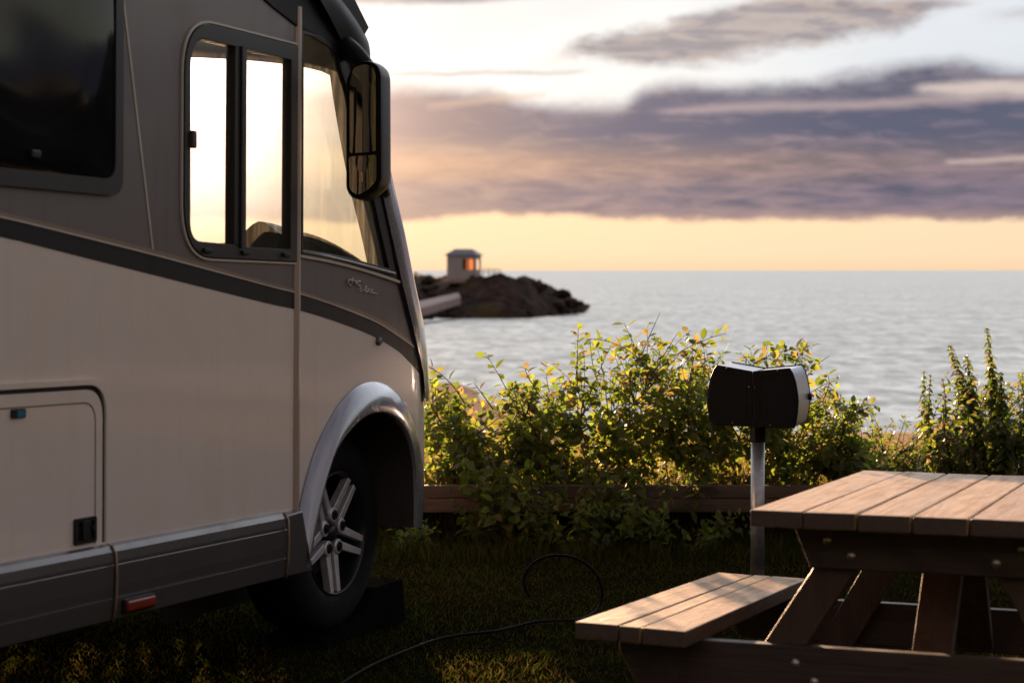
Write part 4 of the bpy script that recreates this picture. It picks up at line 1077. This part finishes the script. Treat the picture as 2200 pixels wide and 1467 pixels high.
# ================================================================== TIMBER RAIL
def build_rail():
    zt = at(915, 1038, 9.8).z; t = thing('timber_rail', 'low dark timber rail of two stacked boards running along the lawn edge', 'fence', (0, 9.72, -.03))
    RW = woodmat('dark_sleeper', (.085, .046, .028), (.036, .019, .012), .7, 0, scale=.7, bump=.5)
    z0 = zt + .03
    for (za, zb) in ((z0, z0 - .060), (z0 - .063, z0 - .130)):
        x = -6.
        mb = MB()
        for i in range(4):
            mb.box((x + 1.9, 0, (za + zb) / 2), (3.78, .06, za - zb)); x += 3.8
        mb.build('rail_board', RW, t, bevel=.004)
    for x in (-4.6, -2.2, .35, 2.8, 5.2, 7.6):
        mb = MB(); mb.box((x, .085, (z0 - .02) / 2 - .05), (.09, .09, z0 + .05)); mb.build('post', RW, t, bevel=.004)
build_rail()

# ================================================================== PLANTS
def rotv(v, ax, a): return Matrix.Rotation(a, 3, ax) @ v
def add_leaf(mb, p, d, nrm, ln, wd, fold=.25, curl=.25):
    d = d.normalized(); s = d.cross(nrm); s = s.normalized() if s.length > 1e-4 else d.orthogonal().normalized(); n = s.cross(d)
    prof_ = ((0, .0), (.18, .62), (.45, 1.0), (.72, .78), (1.0, 0.))
    mid_, lft, rgt = [], [], []
    for t_, w_ in prof_:
        c = p + d * (ln * t_) - n * (curl * ln * t_ * t_)
        mid_.append(c); lft.append(c + s * (wd * .5 * w_) + n * (fold * wd * .5 * w_)); rgt.append(c - s * (wd * .5 * w_) + n * (fold * wd * .5 * w_))
    vs = mid_ + lft[1:4] + rgt[1:4]
    # 0..4 mid, 5..7 left, 8..10 right
    fs = [(0, 1, 5), (1, 2, 6, 5), (2, 3, 7, 6), (3, 4, 7), (0, 8, 1), (1, 8, 9, 2), (2, 9, 10, 3), (3, 10, 4)]
    mb.add(vs, fs)
RND = random.Random(5)
def rv(k=1.): return Vector((RND.gauss(0, k), RND.gauss(0, k), RND.gauss(0, k)))
def bez(a, b, c, n): return [a * (1 - t) ** 2 + b * 2 * t * (1 - t) + c * t * t for t in [i / n for i in range(n + 1)]]
def shoot(bm_, lm_, a, tip, sag, leaf, nleaf, r0=.004, start=.25, twigs=2, jitter=.02, both=False):
    midp = a.lerp(tip, .55) + Vector((RND.uniform(-.06, .06), RND.uniform(-.06, .06), sag))
    pts = bez(a, midp, tip, 9); bm_.tube(pts, [r0 * (1 - .75 * i / 9) for i in range(10)], 5)
    for i in range(nleaf):
        t_ = start + (1 - start) * (i + RND.random() * .6) / nleaf; t_ = min(t_, 1.); k = t_ * 9; j = min(8, int(k)); p = pts[j].lerp(pts[j + 1], k - j); ax = (pts[j + 1] - pts[j]).normalized()
        side = ax.orthogonal(); side = rotv(side, ax, i * 2.4 + RND.uniform(-.5, .5))
        for ss in ((1, -1) if both else (1,)):
            d = (side * ss + ax * .55 + rv(.2)).normalized()
            nrm = (Vector((0, 0, 1)) + rv(.45)).normalized(); s_ = leaf * (1 - .35 * t_) * RND.uniform(.5, 1.3)
            pet = p + d * .008; add_leaf(lm_, pet, d, nrm, s_, s_ * RND.uniform(.55, .7), RND.uniform(.05, .5), RND.uniform(-.1, .5))
    for k in range(twigs):
        t_ = RND.uniform(.35, .85); p = pts[int(t_ * 9)]; tp = p + (tip - a).normalized() * RND.uniform(.05, .11) + rv(.045)
        shoot(bm_, lm_, p, tp, .01, leaf * .85, 5, r0 * .5, .2, 0)
LEAF = lambda: leafmat('shrub_leaf', (.022, .032, .006), (.072, .082, .014), (.11, .078, .022), .50, .5, .035)
NETTLE = lambda: leafmat('nettle_leaf', (.022, .032, .007), (.058, .068, .012), (.10, .07, .025), .46, young=.07)
BARK = lambda: mat('shrub_stems', (.055, .030, .018), .7, var=.3, vscale=30)
GSTEM = lambda: mat('green_stems', (.06, .10, .03), .5, var=.2, vscale=30)

def top_of(env, x):
    return interp(env, x)
def shrub(label, base_px, Y0, env, ybot, n, leaf=.076, extra=(), group='leafy shrubs along the timber rail', depth=(-.25, .55), dens=1.0, mat_=None):
    bx = at(base_px, 900, Y0).x; loc = Vector((bx, Y0 + .3, .05))
    t = thing('shrub', label, 'shrub', loc, group=group); bm_, lm_ = MB(), MB()
    x0, x1 = env[0][0], env[-1][0]
    roots = [Vector((RND.gauss(0, .10), RND.gauss(0, .10), 0)) for _ in range(7)]
    mains = []
    for i in range(14):
        px = x0 + (x1 - x0) * (i + .5) / 14; yt = top_of(env, px); py = yt + (ybot - yt) * RND.uniform(.25, .6)
        tip = at(px, py, Y0 + RND.uniform(*depth)) - loc; r = roots[i % 7]
        mid_ = r.lerp(tip, .5) + Vector((0, 0, .10)); pts = bez(r, mid_, tip, 8); bm_.tube(pts, [.010 * (1 - .7 * k / 8) for k in range(9)], 6); mains.append(pts)
    allp = [p for m_ in mains for p in m_[2:]]
    for i in range(int(n * .74)):
        px = RND.uniform(x0, x1); yt = top_of(env, px) + 75 * noise.noise(Vector((px * .022, base_px, 0))) + 10; u = RND.random() ** .72; py = yt + 6 + (ybot - yt) * u
        tip = at(px, py, Y0 + RND.uniform(*depth)) - loc
        cand = min(RND.sample(allp, min(14, len(allp))), key=lambda q: (q - tip).length)
        a = cand; L = (tip - a).length
        if L > .34: a = tip + (a - tip).normalized() * .30
        shoot(bm_, lm_, a, tip, RND.uniform(-.02, .05), leaf * RND.uniform(.75, 1.15), int(8 * dens), .0028, .15, 1)
    for i in range(int(n / 9)):
        px = RND.uniform(x0, x1); yt = top_of(env, px); tip = at(px + RND.uniform(-30, 30), yt - RND.uniform(0, 55 if px > 1180 else 25), Y0 + RND.uniform(*depth)) - loc
        cand = min(allp, key=lambda q: (q - tip).length + RND.random() * .2)
        shoot(bm_, lm_, cand, tip, RND.uniform(.0, .06), leaf * .85, 14, .0032, .15, 0)
    for (pts_px, Yh, nl, lf) in extra:
        w3 = [at(px, py, Yh + RND.uniform(-.05, .05)) - loc for px, py in pts_px]
        if len(w3) == 2: w3.insert(1, w3[0].lerp(w3[1], .5))
        pts = bez(w3[0], w3[1] * 2 - (w3[0] + w3[2]) * .5, w3[2], 12)
        bm_.tube(pts, [.0038 * (1 - .7 * k / 12) for k in range(13)], 5)
        nl = int(nl * 1.7) if nl > 2 else nl
        for i in range(nl):
            t_ = .15 + .85 * (i + .5) / nl; k = t_ * 12; j = min(11, int(k)); p = pts[j].lerp(pts[j + 1], k - j); ax = (pts[j + 1] - pts[j]).normalized()
            side = rotv(ax.orthogonal(), ax, i * 2.4); d = (side + ax * .7).normalized()
            add_leaf(lm_, p + d * .006, d, (Vector((0, 0, 1)) + rv(.4)).normalized(), lf * RND.uniform(.75, 1.15), lf * .6, .25, RND.uniform(0, .4))
    f = lm_.build('foliage', mat_ or LEAF(), t, recalc=False, smooth=True); b = bm_.build('branches', BARK(), t, smooth=True, recalc=False)
    return t
shrub('leafy shrub beside the motorhome nose, one long shoot rising above it', 1000, 9.95, [(900, 840), (925, 815), (960, 850), (990, 870), (1040, 870), (1090, 880), (1140, 860)], 1030, 150,
      extra=[([(1120, 900), (1085, 830), (1042, 757)], 9.9, 9, .055), ([(1000, 870), (965, 820), (925, 790)], 9.8, 8, .06), ([(1060, 880), (1035, 845), (1018, 822)], 10, 6, .05), ([(1075, 960), (1048, 1010), (1042, 1095)], 9.6, 10, .075), ([(1010, 960), (1000, 1005), (1020, 1060)], 9.6, 8, .07), ([(1110, 970), (1090, 1030), (1062, 1130)], 9.58, 11, .075), ([(1050, 980), (1080, 1040), (1100, 1110)], 9.6, 9, .07)])
shrub('largest shrub with tall arching shoots, centre of the row behind the timber rail', 1240, 9.95, [(1080, 880), (1120, 845), (1180, 825), (1230, 800), (1290, 780), (1330, 770), (1370, 780), (1400, 750), (1440, 760), (1500, 765), (1530, 800)], 1040, 330,
      extra=[([(1240, 830), (1240, 770), (1243, 700)], 9.9, 13, .045), ([(1290, 830), (1275, 790), (1268, 730)], 9.95, 8, .04), ([(1400, 830), (1375, 770), (1340, 692)], 9.9, 9, .062), ([(1420, 820), (1345, 750), (1262, 728)], 9.85, 11, .05),
             ([(1390, 830), (1455, 760), (1560, 716)], 9.9, 13, .065), ([(1480, 830), (1490, 770), (1505, 735)], 10, 8, .055), ([(1160, 850), (1135, 810), (1128, 790)], 9.9, 6, .05),
             ([(1375, 770), (1392, 730), (1418, 672)], 9.95, 1, .03), ([(1395, 815), (1425, 765), (1455, 716)], 9.95, 1, .03), ([(1150, 970), (1140, 1030), (1168, 1115)], 9.6, 11, .072), ([(1265, 980), (1262, 1040), (1240, 1135)], 9.58, 12, .07), ([(1300, 990), (1310, 1050), (1290, 1120)], 9.6, 10, .065), ([(1350, 990), (1362, 1050), (1345, 1130)], 9.6, 11, .07), ([(1430, 1000), (1432, 1060), (1402, 1135)], 9.6, 11, .068), ([(1210, 980), (1200, 1030), (1190, 1080)], 9.62, 8, .07), ([(1490, 1000), (1500, 1040), (1480, 1100)], 9.62, 8, .065)])
shrub('dense shrub behind the service post, its top shoots spreading above the box', 1640, 9.9, [(1470, 820), (1510, 790), (1560, 800), (1600, 790), (1640, 770), (1690, 775), (1740, 790), (1780, 850), (1830, 890), (1880, 930)], 1040, 300,
      extra=[([(1560, 840), (1640, 770), (1745, 748)], 9.9, 12, .06), ([(1700, 800), (1715, 770), (1735, 740)], 9.9, 6, .05), ([(1800, 920), (1840, 880), (1880, 870)], 9.9, 6, .05), ([(1720, 830), (1750, 790), (1782, 765)], 10, 1, .03), ([(1760, 870), (1780, 830), (1775, 800)], 10, 6, .045)])
# drooping shoots in front of the rail
def droop(label, px, y0, y1, wpx, n, leaf=.062, Y=9.45):
    loc = at(px, y1, Y); loc = Vector((loc.x, Y, -.03)); t = thing('rail_plant', label, 'plant', loc, group='leafy plants below the timber rail'); bm_, lm_ = MB(), MB()
    for i in range(int(n * 1.6)):
        xa = px + RND.uniform(-wpx, wpx); ya = y0 + RND.uniform(0, (y1 - y0) * .75)
        a = Vector((RND.uniform(-.08, .08), RND.uniform(-.03, .08), 0)); tip = at(xa, ya, Y + RND.uniform(-.15, .1)) - loc
        shoot(bm_, lm_, a, tip, .06, leaf * RND.uniform(.8, 1.2), 9, .003, .2, 1)
    lm_.build('foliage', LEAF(), t, recalc=False, smooth=True); bm_.build('stems', BARK(), t, smooth=True, recalc=False)
shrub('shrub mostly hidden behind the front of the motorhome, added to thin the sun on the lawn', 760, 10.2, [(560, 850), (700, 860), (800, 870), (900, 860)], 1060, 26)  # sparse hidden shrub, added to let only patches of sun onto the lawn
shrub('shrub added unseen behind the motorhome side to shade the lawn', 60, 10.4, [(-150, 830), (0, 820), (150, 830), (260, 850)], 1060, 130)  # unseen shrub added to block low sun from the grass at the left
shrub('shrub added unseen behind the motorhome wheel to shade the ground', 430, 10.4, [(250, 830), (350, 820), (480, 830), (600, 850)], 1060, 130)  # also unseen, added to stop sun reaching under the motorhome
droop('sunlit leafy sprigs hanging over the timber rail nearest the motorhome', 1045, 1005, 1200, 55, 12, .07, 9.55)
droop('leafy shoots spilling over the rail under the largest shrub', 1340, 1010, 1180, 90, 12, .066, 9.6)
droop('bright green sprigs in front of the rail at the middle of the shrub row', 1165, 1040, 1210, 60, 10)
droop('leafy upright plant before the rail just left of the dark hose loop', 1265, 1060, 1240, 45, 12)
droop('shaded broad leaved plant below the rail left of the pole', 1390, 1080, 1240, 55, 12)
droop('shaded plant clump at the foot of the galvanised pole', 1520, 1110, 1250, 60, 10)
droop('low dim greenery by the motorhome front bumper and the rail', 890, 1120, 1210, 50, 9, .05)

def nettle(label, px0, tip, Y, n_whorl, size=.055, lean_px=None, width=1.25):
    n_whorl = int(n_whorl * 1.7)
    base = at(px0, 1020, Y); loc = Vector((base.x, Y, -.08)); t = thing('nettle', label, 'nettle', loc, group='tall nettles above the table'); bm_, lm_ = MB(), MB()
    tp = at(tip[0], tip[1], Y) - loc
    pts = bez(Vector((RND.uniform(-.04, .04), 0, 0)), Vector((tp.x * .2 + RND.uniform(-.05, .05), RND.uniform(-.05, .05), tp.z * .6)), tp, 16); bm_.tube(pts, [.005 * (1 - .7 * k / 16) for k in range(17)], 5)
    for i in range(n_whorl):
        t_ = .30 + .70 * i / (n_whorl - 1); k = t_ * 16; j = min(15, int(k)); p = pts[j].lerp(pts[j + 1], k - j); s_ = size * (1.15 - .85 * t_ ** 2) * width
        for q in range(4 + (2 if t_ < .8 else 0)):
            a = q * pi / 2 + i * .8 + RND.uniform(-.3, .3); d = Vector((cos(a), sin(a), RND.uniform(-.7, .1)))
            add_leaf(lm_, p, d, (Vector((0, 0, 1)) + rv(.3)).normalized(), s_ * RND.uniform(.8, 1.2), s_ * .5, .2, .45)
            if RND.random() < .6: add_leaf(lm_, p + Vector((0, 0, RND.uniform(-.012, .012))), d + rv(.4), rv(1).normalized(), s_ * .45, s_ * .25, .2, .3)
    lm_.build('foliage', NETTLE(), t, recalc=False, smooth=True); bm_.build('stem', GSTEM(), t, smooth=True, recalc=False)
for lb, a in (('tallest nettle stem, upright, in the group at the right above the table', (2160, (2120, 705), 10.0, 22, .055)), ('second tallest nettle stem leaning left in the group above the table', (2110, (2040, 742), 10.1, 20, .065)),
              ('short nettle at the left end of the nettle group', (1995, (1985, 798), 10.2, 13, .05)), ('small pale nettle second from the left end of the group', (2040, (2026, 815), 10.3, 11, .04)),
              ('thin nettle between the leaning stem and the small pale one', (2070, (2056, 800), 10.2, 12, .045)), ('stout bushy nettle just right of the leaning stem', (2120, (2078, 765), 10.0, 18, .065)),
              ('nettle cut by the right edge of the picture', (2200, (2197, 800), 10.0, 15, .05)), ('second nettle stem beside the left end one, slightly shorter', (2005, (1999, 806), 10.1, 13, .045)),
              ('bushy nettle right below the tallest stem', (2170, (2150, 800), 9.9, 16, .06))):
    nettle(lb, *a)
shrub('low bushy yellow green plant mass at the foot of the nettles', 2110, 10.0, [(1985, 900), (2030, 860), (2080, 840), (2130, 830), (2180, 850), (2230, 860)], 1030, 260, leaf=.05, mat_=NETTLE(), group=None)
shrub('low weedy shrub between the dense shrub and the nettles', 1890, 10.6, [(1780, 930), (1830, 920), (1880, 915), (1930, 950), (1990, 930)], 1030, 170, leaf=.045, mat_=NETTLE(), group=None)

# ---- dry weeds and lawn grass: uncountable
def blades(name, label, cat, n, area, hgt, m, wid=.004, zfn=ground_z, spread=.5, seed=1):
    R = random.Random(seed); mb = MB(); vs = []; fs = []
    for i in range(n):
        x, y = area(R)
        z = zfn(x, y) + noise.noise(Vector((x * .9, y * .9, 0))) * .018 - .004
        h = hgt * R.uniform(.45, 1.25) * (1 + .6 * noise.noise(Vector((x * 2.2, y * 2.2, 9)))); a = R.uniform(0, 2 * pi); w = wid * R.uniform(.6, 1.3)
        lx, ly = R.gauss(0, spread) * h, R.gauss(0, spread) * h; ca, sa = cos(a) * w, sin(a) * w; k = len(vs)
        vs += [(x - ca, y - sa, z), (x + ca, y + sa, z), (x + ca * .7 + lx * .4, y + sa * .7 + ly * .4, z + h * .6), (x - ca * .7 + lx * .4, y - sa * .7 + ly * .4, z + h * .6), (x + lx, y + ly, z + h)]
        fs += [(k, k + 1, k + 2, k + 3), (k + 3, k + 2, k + 4)]
    mb.v = vs; mb.f = fs; mb.mi = [0] * len(fs)
    o = mb.build(name, m, recalc=False); return tag(o, label, cat, kind='stuff')
GR = leafmat('lawn_blade', (.008, .012, .002), (.022, .021, .005), (.050, .032, .010), .32, .95, .12)
DRY = leafmat('dry_blade', (.075, .042, .018), (.115, .070, .028), (.045, .055, .015), .38, .6, .45)
def lawn_area(R):
    y = 4.6 + 5.1 * R.random() ** .9; return R.uniform(-.30 * y - .1, .30 * y + .1), y
blades('grass', 'short mown lawn grass under the motorhome and the picnic table', 'grass', 80000, lawn_area, .022, GR, .0020, spread=.9)
def edge_area(R): return R.uniform(-1.2, 3.2), R.uniform(9.0, 9.9)
blades('long_grass', 'long uncut grass along the foot of the timber rail', 'grass', 7000, edge_area, .09, GR, .0035, spread=.4, seed=4)
def dry_area(R):
    y = 10.0 + 12 * R.random() ** 1.5; return R.uniform(-.32 * y, .32 * y), y
blades('dry_weeds', 'sunlit dry brown weeds and grass between the rail and the beach', 'dry grass', 34000, dry_area, .21, DRY, .006, spread=.4, seed=8)
def tall_dry(R):
    y = R.uniform(10.3, 13.5); return R.uniform(.14 * y, .22 * y), y
blades('grass_stalks', 'thin pale seeding grass stalks in front of the water', 'grass', 60, tall_dry, .36, DRY, .0025, spread=.08, seed=9)

# ---- long reed-like blade crossing the post shrub
mbb = MB(); p0, p1, p2 = at(1490, 880, 9.7), at(1530, 800, 9.7), at(1585, 705, 9.7)
pts = bez(p0, p1, p2, 12)
for i in range(12):
    w0, w1 = .006 * (1 - i / 12.5), .006 * (1 - (i + 1) / 12.5); mbb.add([pts[i] + Vector((-w0, 0, -w0 * .4)), pts[i] + Vector((w0, 0, w0 * .4)), pts[i + 1] + Vector((w1, 0, w1 * .4)), pts[i + 1] + Vector((-w1, 0, -w1 * .4))], [(0, 1, 2, 3)])
tag(mbb.build('reed_blade', leafmat('reed', (.06, .10, .05), (.08, .12, .06), (.1, .12, .06), .4), recalc=False), 'single long green grass blade slanting up beside the black box', 'grass blade')

# ================================================================== HOSE
def build_hose():
    def g(x, y, dz=.012):
        d = ray(x, y); t_ = (-.022 + dz - EYE.z) / d.z; return EYE + d * t_
    pts = [g(700, 1490), g(742, 1462), g(800, 1428), g(860, 1402), g(930, 1376), g(985, 1364), g(1060, 1356), g(1100, 1347), g(1140, 1337), g(1180, 1333), g(1230, 1331), g(1265, 1322)]
    cy = pts[-1].y + .1
    loop = [at(1288, 1300, cy), at(1293, 1262, cy), at(1275, 1225, cy), at(1240, 1200, cy), at(1195, 1192, cy), at(1155, 1203, cy), at(1130, 1228, cy), at(1127, 1258, cy), at(1140, 1285, cy)]
    P = pts + loop; out = []
    Q = [P[0]] + P + [P[-1]]
    for i in range(1, len(Q) - 2):
        for k in range(6):
            t_ = k / 6; a, b, c, d = Q[i - 1], Q[i], Q[i + 1], Q[i + 2]
            out.append(.5 * ((2 * b) + (c - a) * t_ + (2 * a - 5 * b + 4 * c - d) * t_ ** 2 + (-a + 3 * b - 3 * c + d) * t_ ** 3))
    mb = MB(); mb.tube(out, .0055, 8)
    tag(mb.build('cable', mat('cable_black', (.004, .0035, .004), .7, spec=.08), smooth=True), 'thin black cable snaking over the lawn and rising in a loop before the plants', 'cable')
build_hose()

# ================================================================== HEADLAND WITH HUT
def sea_at(x, y):
    d = ray(x, y); t_ = (SEA - EYE.z) / d.z; return EYE + d * t_
def build_headland():
    # crest heights along x (as seen), depth of the near waterline and far edge
    crest = [(500, 590), (860, 588), (890, 583), (905, 588), (930, 590), (960, 592), (1030, 592), (1060, 595), (1075, 592), (1110, 597), (1130, 593), (1160, 603), (1200, 620), (1235, 640), (1262, 655), (1275, 660)]
    mb = MB(); NX, NY = 150, 26; vs = []
    for i in range(NX + 1):
        px = 520 + (1268 - 520) * i / NX
        yw = interp([(500, 700), (890, 692), (930, 684), (1130, 684), (1255, 673), (1268, 657)], px)
        yn = sea_at(px, yw).y; Yc = 225 + 10 * sin(i * .1)
        if px > 1235: Yc = yn + (Yc - yn) * (1275 - px) / 40 + 2
        zc = at(px, interp(crest, px), Yc).z
        for j in range(NY + 1):
            t_ = j / NY
            if t_ < .55:
                u = t_ / .55; Y = yn + (Yc - yn) * u; z = SEA - .3 + (zc - SEA + .3) * (u ** .75)
            else:
                u = (t_ - .55) / .45; Y = Yc + 45 * u; z = zc + (SEA - .5 - zc) * u ** 1.3
            x = (px - CX) / F_PX * Y
            k = noise.noise(Vector((x * .35, Y * .35, 1))) * .5 + noise.noise(Vector((x * 1.1, Y * 1.1, 4))) * .3
            edge_f = min(1, u * 3) if t_ < .55 else (1 - u)
            vs.append((x, Y, z + k * edge_f))
    fs = [(i * (NY + 1) + j, i * (NY + 1) + j + 1, (i + 1) * (NY + 1) + j + 1, (i + 1) * (NY + 1) + j) for i in range(NX) for j in range(NY)]
    mb.add(vs, fs)
    m = mat('headland_rock', (.1, .07, .06), .95, spec=.1); nt = m.node_tree; b = nt.nodes['Principled BSDF']; N = NT(nt)
    g = N.new('ShaderNodeNewGeometry'); n1 = N.noise(g.outputs['Position'], .5, 6, .65); n2 = N.noise(g.outputs['Position'], .12, 3, .5)
    c = N.ramp(n1, [(.3, (.009, .005, .004)), (.5, (.034, .019, .014)), (.72, (.085, .052, .042))])
    c = N.mix(N.m('MULTIPLY', N.ss(n2, .52, .62), .7), c, (.07, .06, .015, 1)); nt.links.new(c, b.inputs['Base Color'])
    bn = N.new('ShaderNodeBump'); bn.inputs['Distance'].default_value = .8; nt.links.new(n1, bn.inputs['Height']); nt.links.new(bn.outputs[0], b.inputs['Normal'])
    tag(mb.build('headland', m, recalc=False), kind='structure')
    # pale slipway
    mb = MB(); q = [sea_at(840, 672), sea_at(905, 672)]
    Y1, Y2 = 190, 208
    a, b_, c_, d_ = at(830, 650, Y1), at(900, 647, Y1 + 3), at(985, 628, Y2 + 4), at(990, 638, Y2)
    e_, f_ = at(905, 662, Y1 - 4), at(830, 668, Y1 - 8)
    top = [f_, e_, d_, c_, b_, a]; mb.hexa([v - Vector((0, 0, .8)) for v in top], top)
    tag(mb.build('slipway', mat('pale_concrete', (.26, .17, .15), .7, var=.15, vscale=.4), bevel=.05), 'pale concrete slipway at the foot of the rocky headland', 'slipway')
    # boulders
    R = random.Random(3); ico = []
    proto = None
    for i in range(46):
        px = R.uniform(905, 1262); yl = interp([(890, 690), (930, 683), (1130, 683), (1255, 672), (1268, 657)], px); yc = interp(crest, px)
        t_ = R.random() ** 1.2; py = yl + (yc + 4 - yl) * t_; Yn = sea_at(px, yl).y; Y = Yn + (225 - Yn) * (t_ ** 1.2) - 1
        c0 = at(px, py, Y); r = R.uniform(.3, .85)
        if i < 6:
            mb = MB(); nu, nv = 14, 8
            def fn(a, b):
                th, ph = a * 2 * pi, b * pi; v = Vector((sin(ph) * cos(th), sin(ph) * sin(th), cos(ph))); k = 1 + .35 * noise.noise(v * 1.6 + Vector((i * 3, 0, 0))) + .15 * noise.noise(v * 4)
                return Vector((v.x * 1.3, v.y, v.z * .7)) * k
            mb.grid(fn, nu, nv, flip=True); o = mb.build('boulder', m, recalc=False); ico.append(o)
        else:
            o = ico[i % 6].copy(); COL.objects.link(o)
        o.location = c0; o.scale = (r, r, r * R.uniform(.6, 1)); o.rotation_euler = (R.uniform(-.3, .3), R.uniform(-.3, .3), R.uniform(0, 6))
        tag(o, 'dark boulder on the rocky headland across the water', 'boulder', 'boulders on the headland')
    # hut
    Yh = 222.; bc = at(997, 590, Yh); sc = Yh / F_PX
    t = thing('beach_hut', 'small pale hut with hipped slate roof on top of the headland', 'hut', (bc.x, bc.y, bc.z - .5), mtx=Matrix.Translation((bc.x, bc.y, bc.z - .5)) @ Matrix.Rotation(radians(-12), 4, 'Z'))
    w = 66 * sc * .92; h = 41 * sc + .5; d = w * .9; hx, hy = w / 2, d / 2
    WH = mat('hut_boards', (.30, .255, .255), .7, var=.1, vscale=1)
    # walls with real openings right-hand
    def wallbox(x0, x1, y0, y1, z0, z1): return ((x0 + x1) / 2, (y0 + y1) / 2, (z0 + z1) / 2), (x1 - x0, y1 - y0, z1 - z0)
    mb = MB(); T_ = .12; z1o, z2o = h * .40, h * .84
    def wall_with_open(axis, sign, opens):
        span = w if axis == 'x' else d; prev = -span / 2
        segs = []
        for a, b in opens: segs.append((prev, a, 0, h)); segs.append((a, b, 0, z1o)); segs.append((a, b, z2o, h)); prev = b
        segs.append((prev, span / 2, 0, h))
        for a, b, za, zb in segs:
            if axis == 'x': mb.box(*wallbox(a, b, sign * hy - T_ / 2, sign * hy + T_ / 2, za, zb))
            else: mb.box(*wallbox(sign * hx - T_ / 2, sign * hx + T_ / 2, a + T_ / 2 * (1 if a == -span / 2 else 0), b - T_ / 2 * (1 if b == span / 2 else 0), za, zb))
    wall_with_open('x', -1, [(w * .06, w * .22), (w * .29, w * .43)]); wall_with_open('x', 1, [(-w * .02, w * .45)]); wall_with_open('y', 1, [(-d * .3, d * .3)]); wall_with_open('y', -1, [])
    mb.build('wall', WH, t)
    ag = bpy.data.materials.new('amber_glass'); ag.use_nodes = True; nt = ag.node_tree; nt.nodes.clear(); N = NT(nt)
    tr = N.new('ShaderNodeBsdfTransparent'); tr.inputs[0].default_value = (1, .62, .34, 1); oo = N.new('ShaderNodeOutputMaterial'); nt.links.new(tr.outputs[0], oo.inputs[0])
    for a, b in ((w * .06, w * .22), (w * .29, w * .43)):
        mb = MB(); mb.box(((a + b) / 2, -hy, (z1o + z2o) / 2), (b - a, .02, z2o - z1o)); mb.build('window', ag, t)
    mb = MB(); ov = .35; rz = h + 14 * sc; rt = .42
    A = [(-hx - ov, -hy - ov, h + .01), (hx + ov, -hy - ov, h + .01), (hx + ov, hy + ov, h + .01), (-hx - ov, hy + ov, h + .01)]
    B = [(-hx * rt * 1.4, -hy * rt, rz), (hx * rt * 1.4, -hy * rt, rz), (hx * rt * 1.4, hy * rt, rz), (-hx * rt * 1.4, hy * rt, rz)]
    mb.hexa(A, B); mb.build('roof', mat('slate_roof', (.10, .10, .12), .5, var=.2, vscale=2), t, bevel=.03)
    mb = MB(); mb.box((0, 0, -.2), (w + 1.2, d + 1.2, .4)); mb.build('plinth', mat('pale_concrete'), t)
    # railing to the right
    r = thing('railing', 'faint post and rail fence running from the hut down the headland', 'railing', tuple(at(1040, 592, 222)))
    ps = [at(1038 + 12 * i, 592 + i * .6, 222) - r.location for i in range(4)]
    mb = MB(); mb.tube([p + Vector((0, 0, .75)) for p in ps], .05, 6); mb.tube([p + Vector((0, 0, .4)) for p in ps], .04, 6); mb.build('rail', WH, r)
    for p in ps:
        mb = MB(); mb.tube([p - Vector((0, 0, .6)), p + Vector((0, 0, .8))], .06, 6); mb.build('post', WH, r)
build_headland()

# ---- unseen trees added behind the camera and to the right to darken the paint reflections
def build_unseen_treeline():
    mb = MB(); R = random.Random(21)
    for k in range(64):
        a = radians(33 + 215 * k / 63); d = R.uniform(26, 34); c = Vector((sin(a) * d, cos(a) * d, 0)); h = R.uniform(6, 9.5) if a > radians(95) else R.uniform(3.0, 4.8); w = R.uniform(2.6, 4.0); sd_ = R.uniform(0, 50)
        def fn(u, v):
            th, ph = u * 2 * pi, v * pi; n_ = Vector((sin(ph) * cos(th), sin(ph) * sin(th), cos(ph))); kk = 1 + .35 * noise.noise(n_ * 2.2 + Vector((sd_, 0, 0))) + .2 * noise.noise(n_ * 6 + Vector((0, sd_, 0)))
            return c + Vector((n_.x * w * kk, n_.y * w * kk, h * .5 + n_.z * h * .55 * kk))
        mb.grid(fn, 22, 14, flip=True)
    tag(mb.build('unseen_treeline', mat('far_foliage', (.030, .036, .015), .8, var=.6, vscale=1.2, bump=.8, bscale=5), recalc=False), 'unseen dark belt of trees added to darken the paint reflections', 'trees', kind='stuff')
build_unseen_treeline()

def build_shade_hedge():  # out-of-view dark mass added to dim the lower left of the motorhome
    mb = MB()
    def face(o, du, dv, nu, nv, k):
        def fn(a, b):
            p = Vector(o) + Vector(du) * a + Vector(dv) * b; q = noise.noise(p * 1.6) * .18 + noise.noise(p * 6) * .07; return p + Vector(k) * q
        mb.grid(fn, nu, nv)
    face((3.2, -4, -.1), (0, 6.6, 0), (0, 0, 2.3), 60, 24, (1, 0, 0)); face((3.2, 2.6, -.1), (1.6, 0, 0), (0, 0, 2.3), 16, 24, (0, 1, 0)); face((3.2, -4, 2.2), (1.6, 0, 0), (0, 6.6, 0), 16, 60, (0, 0, 1)); face((4.8, -4, -.1), (0, 6.6, 0), (0, 0, 2.3), 60, 24, (1, 0, 0)); face((3.2, -4, -.1), (1.6, 0, 0), (0, 0, 2.3), 16, 24, (0, 1, 0))
    tag(mb.build('shade_hedge', mat('far_foliage'), recalc=True), 'dark clipped hedge added out of view to darken the motorhome side', 'shade_hedge')
build_shade_hedge()
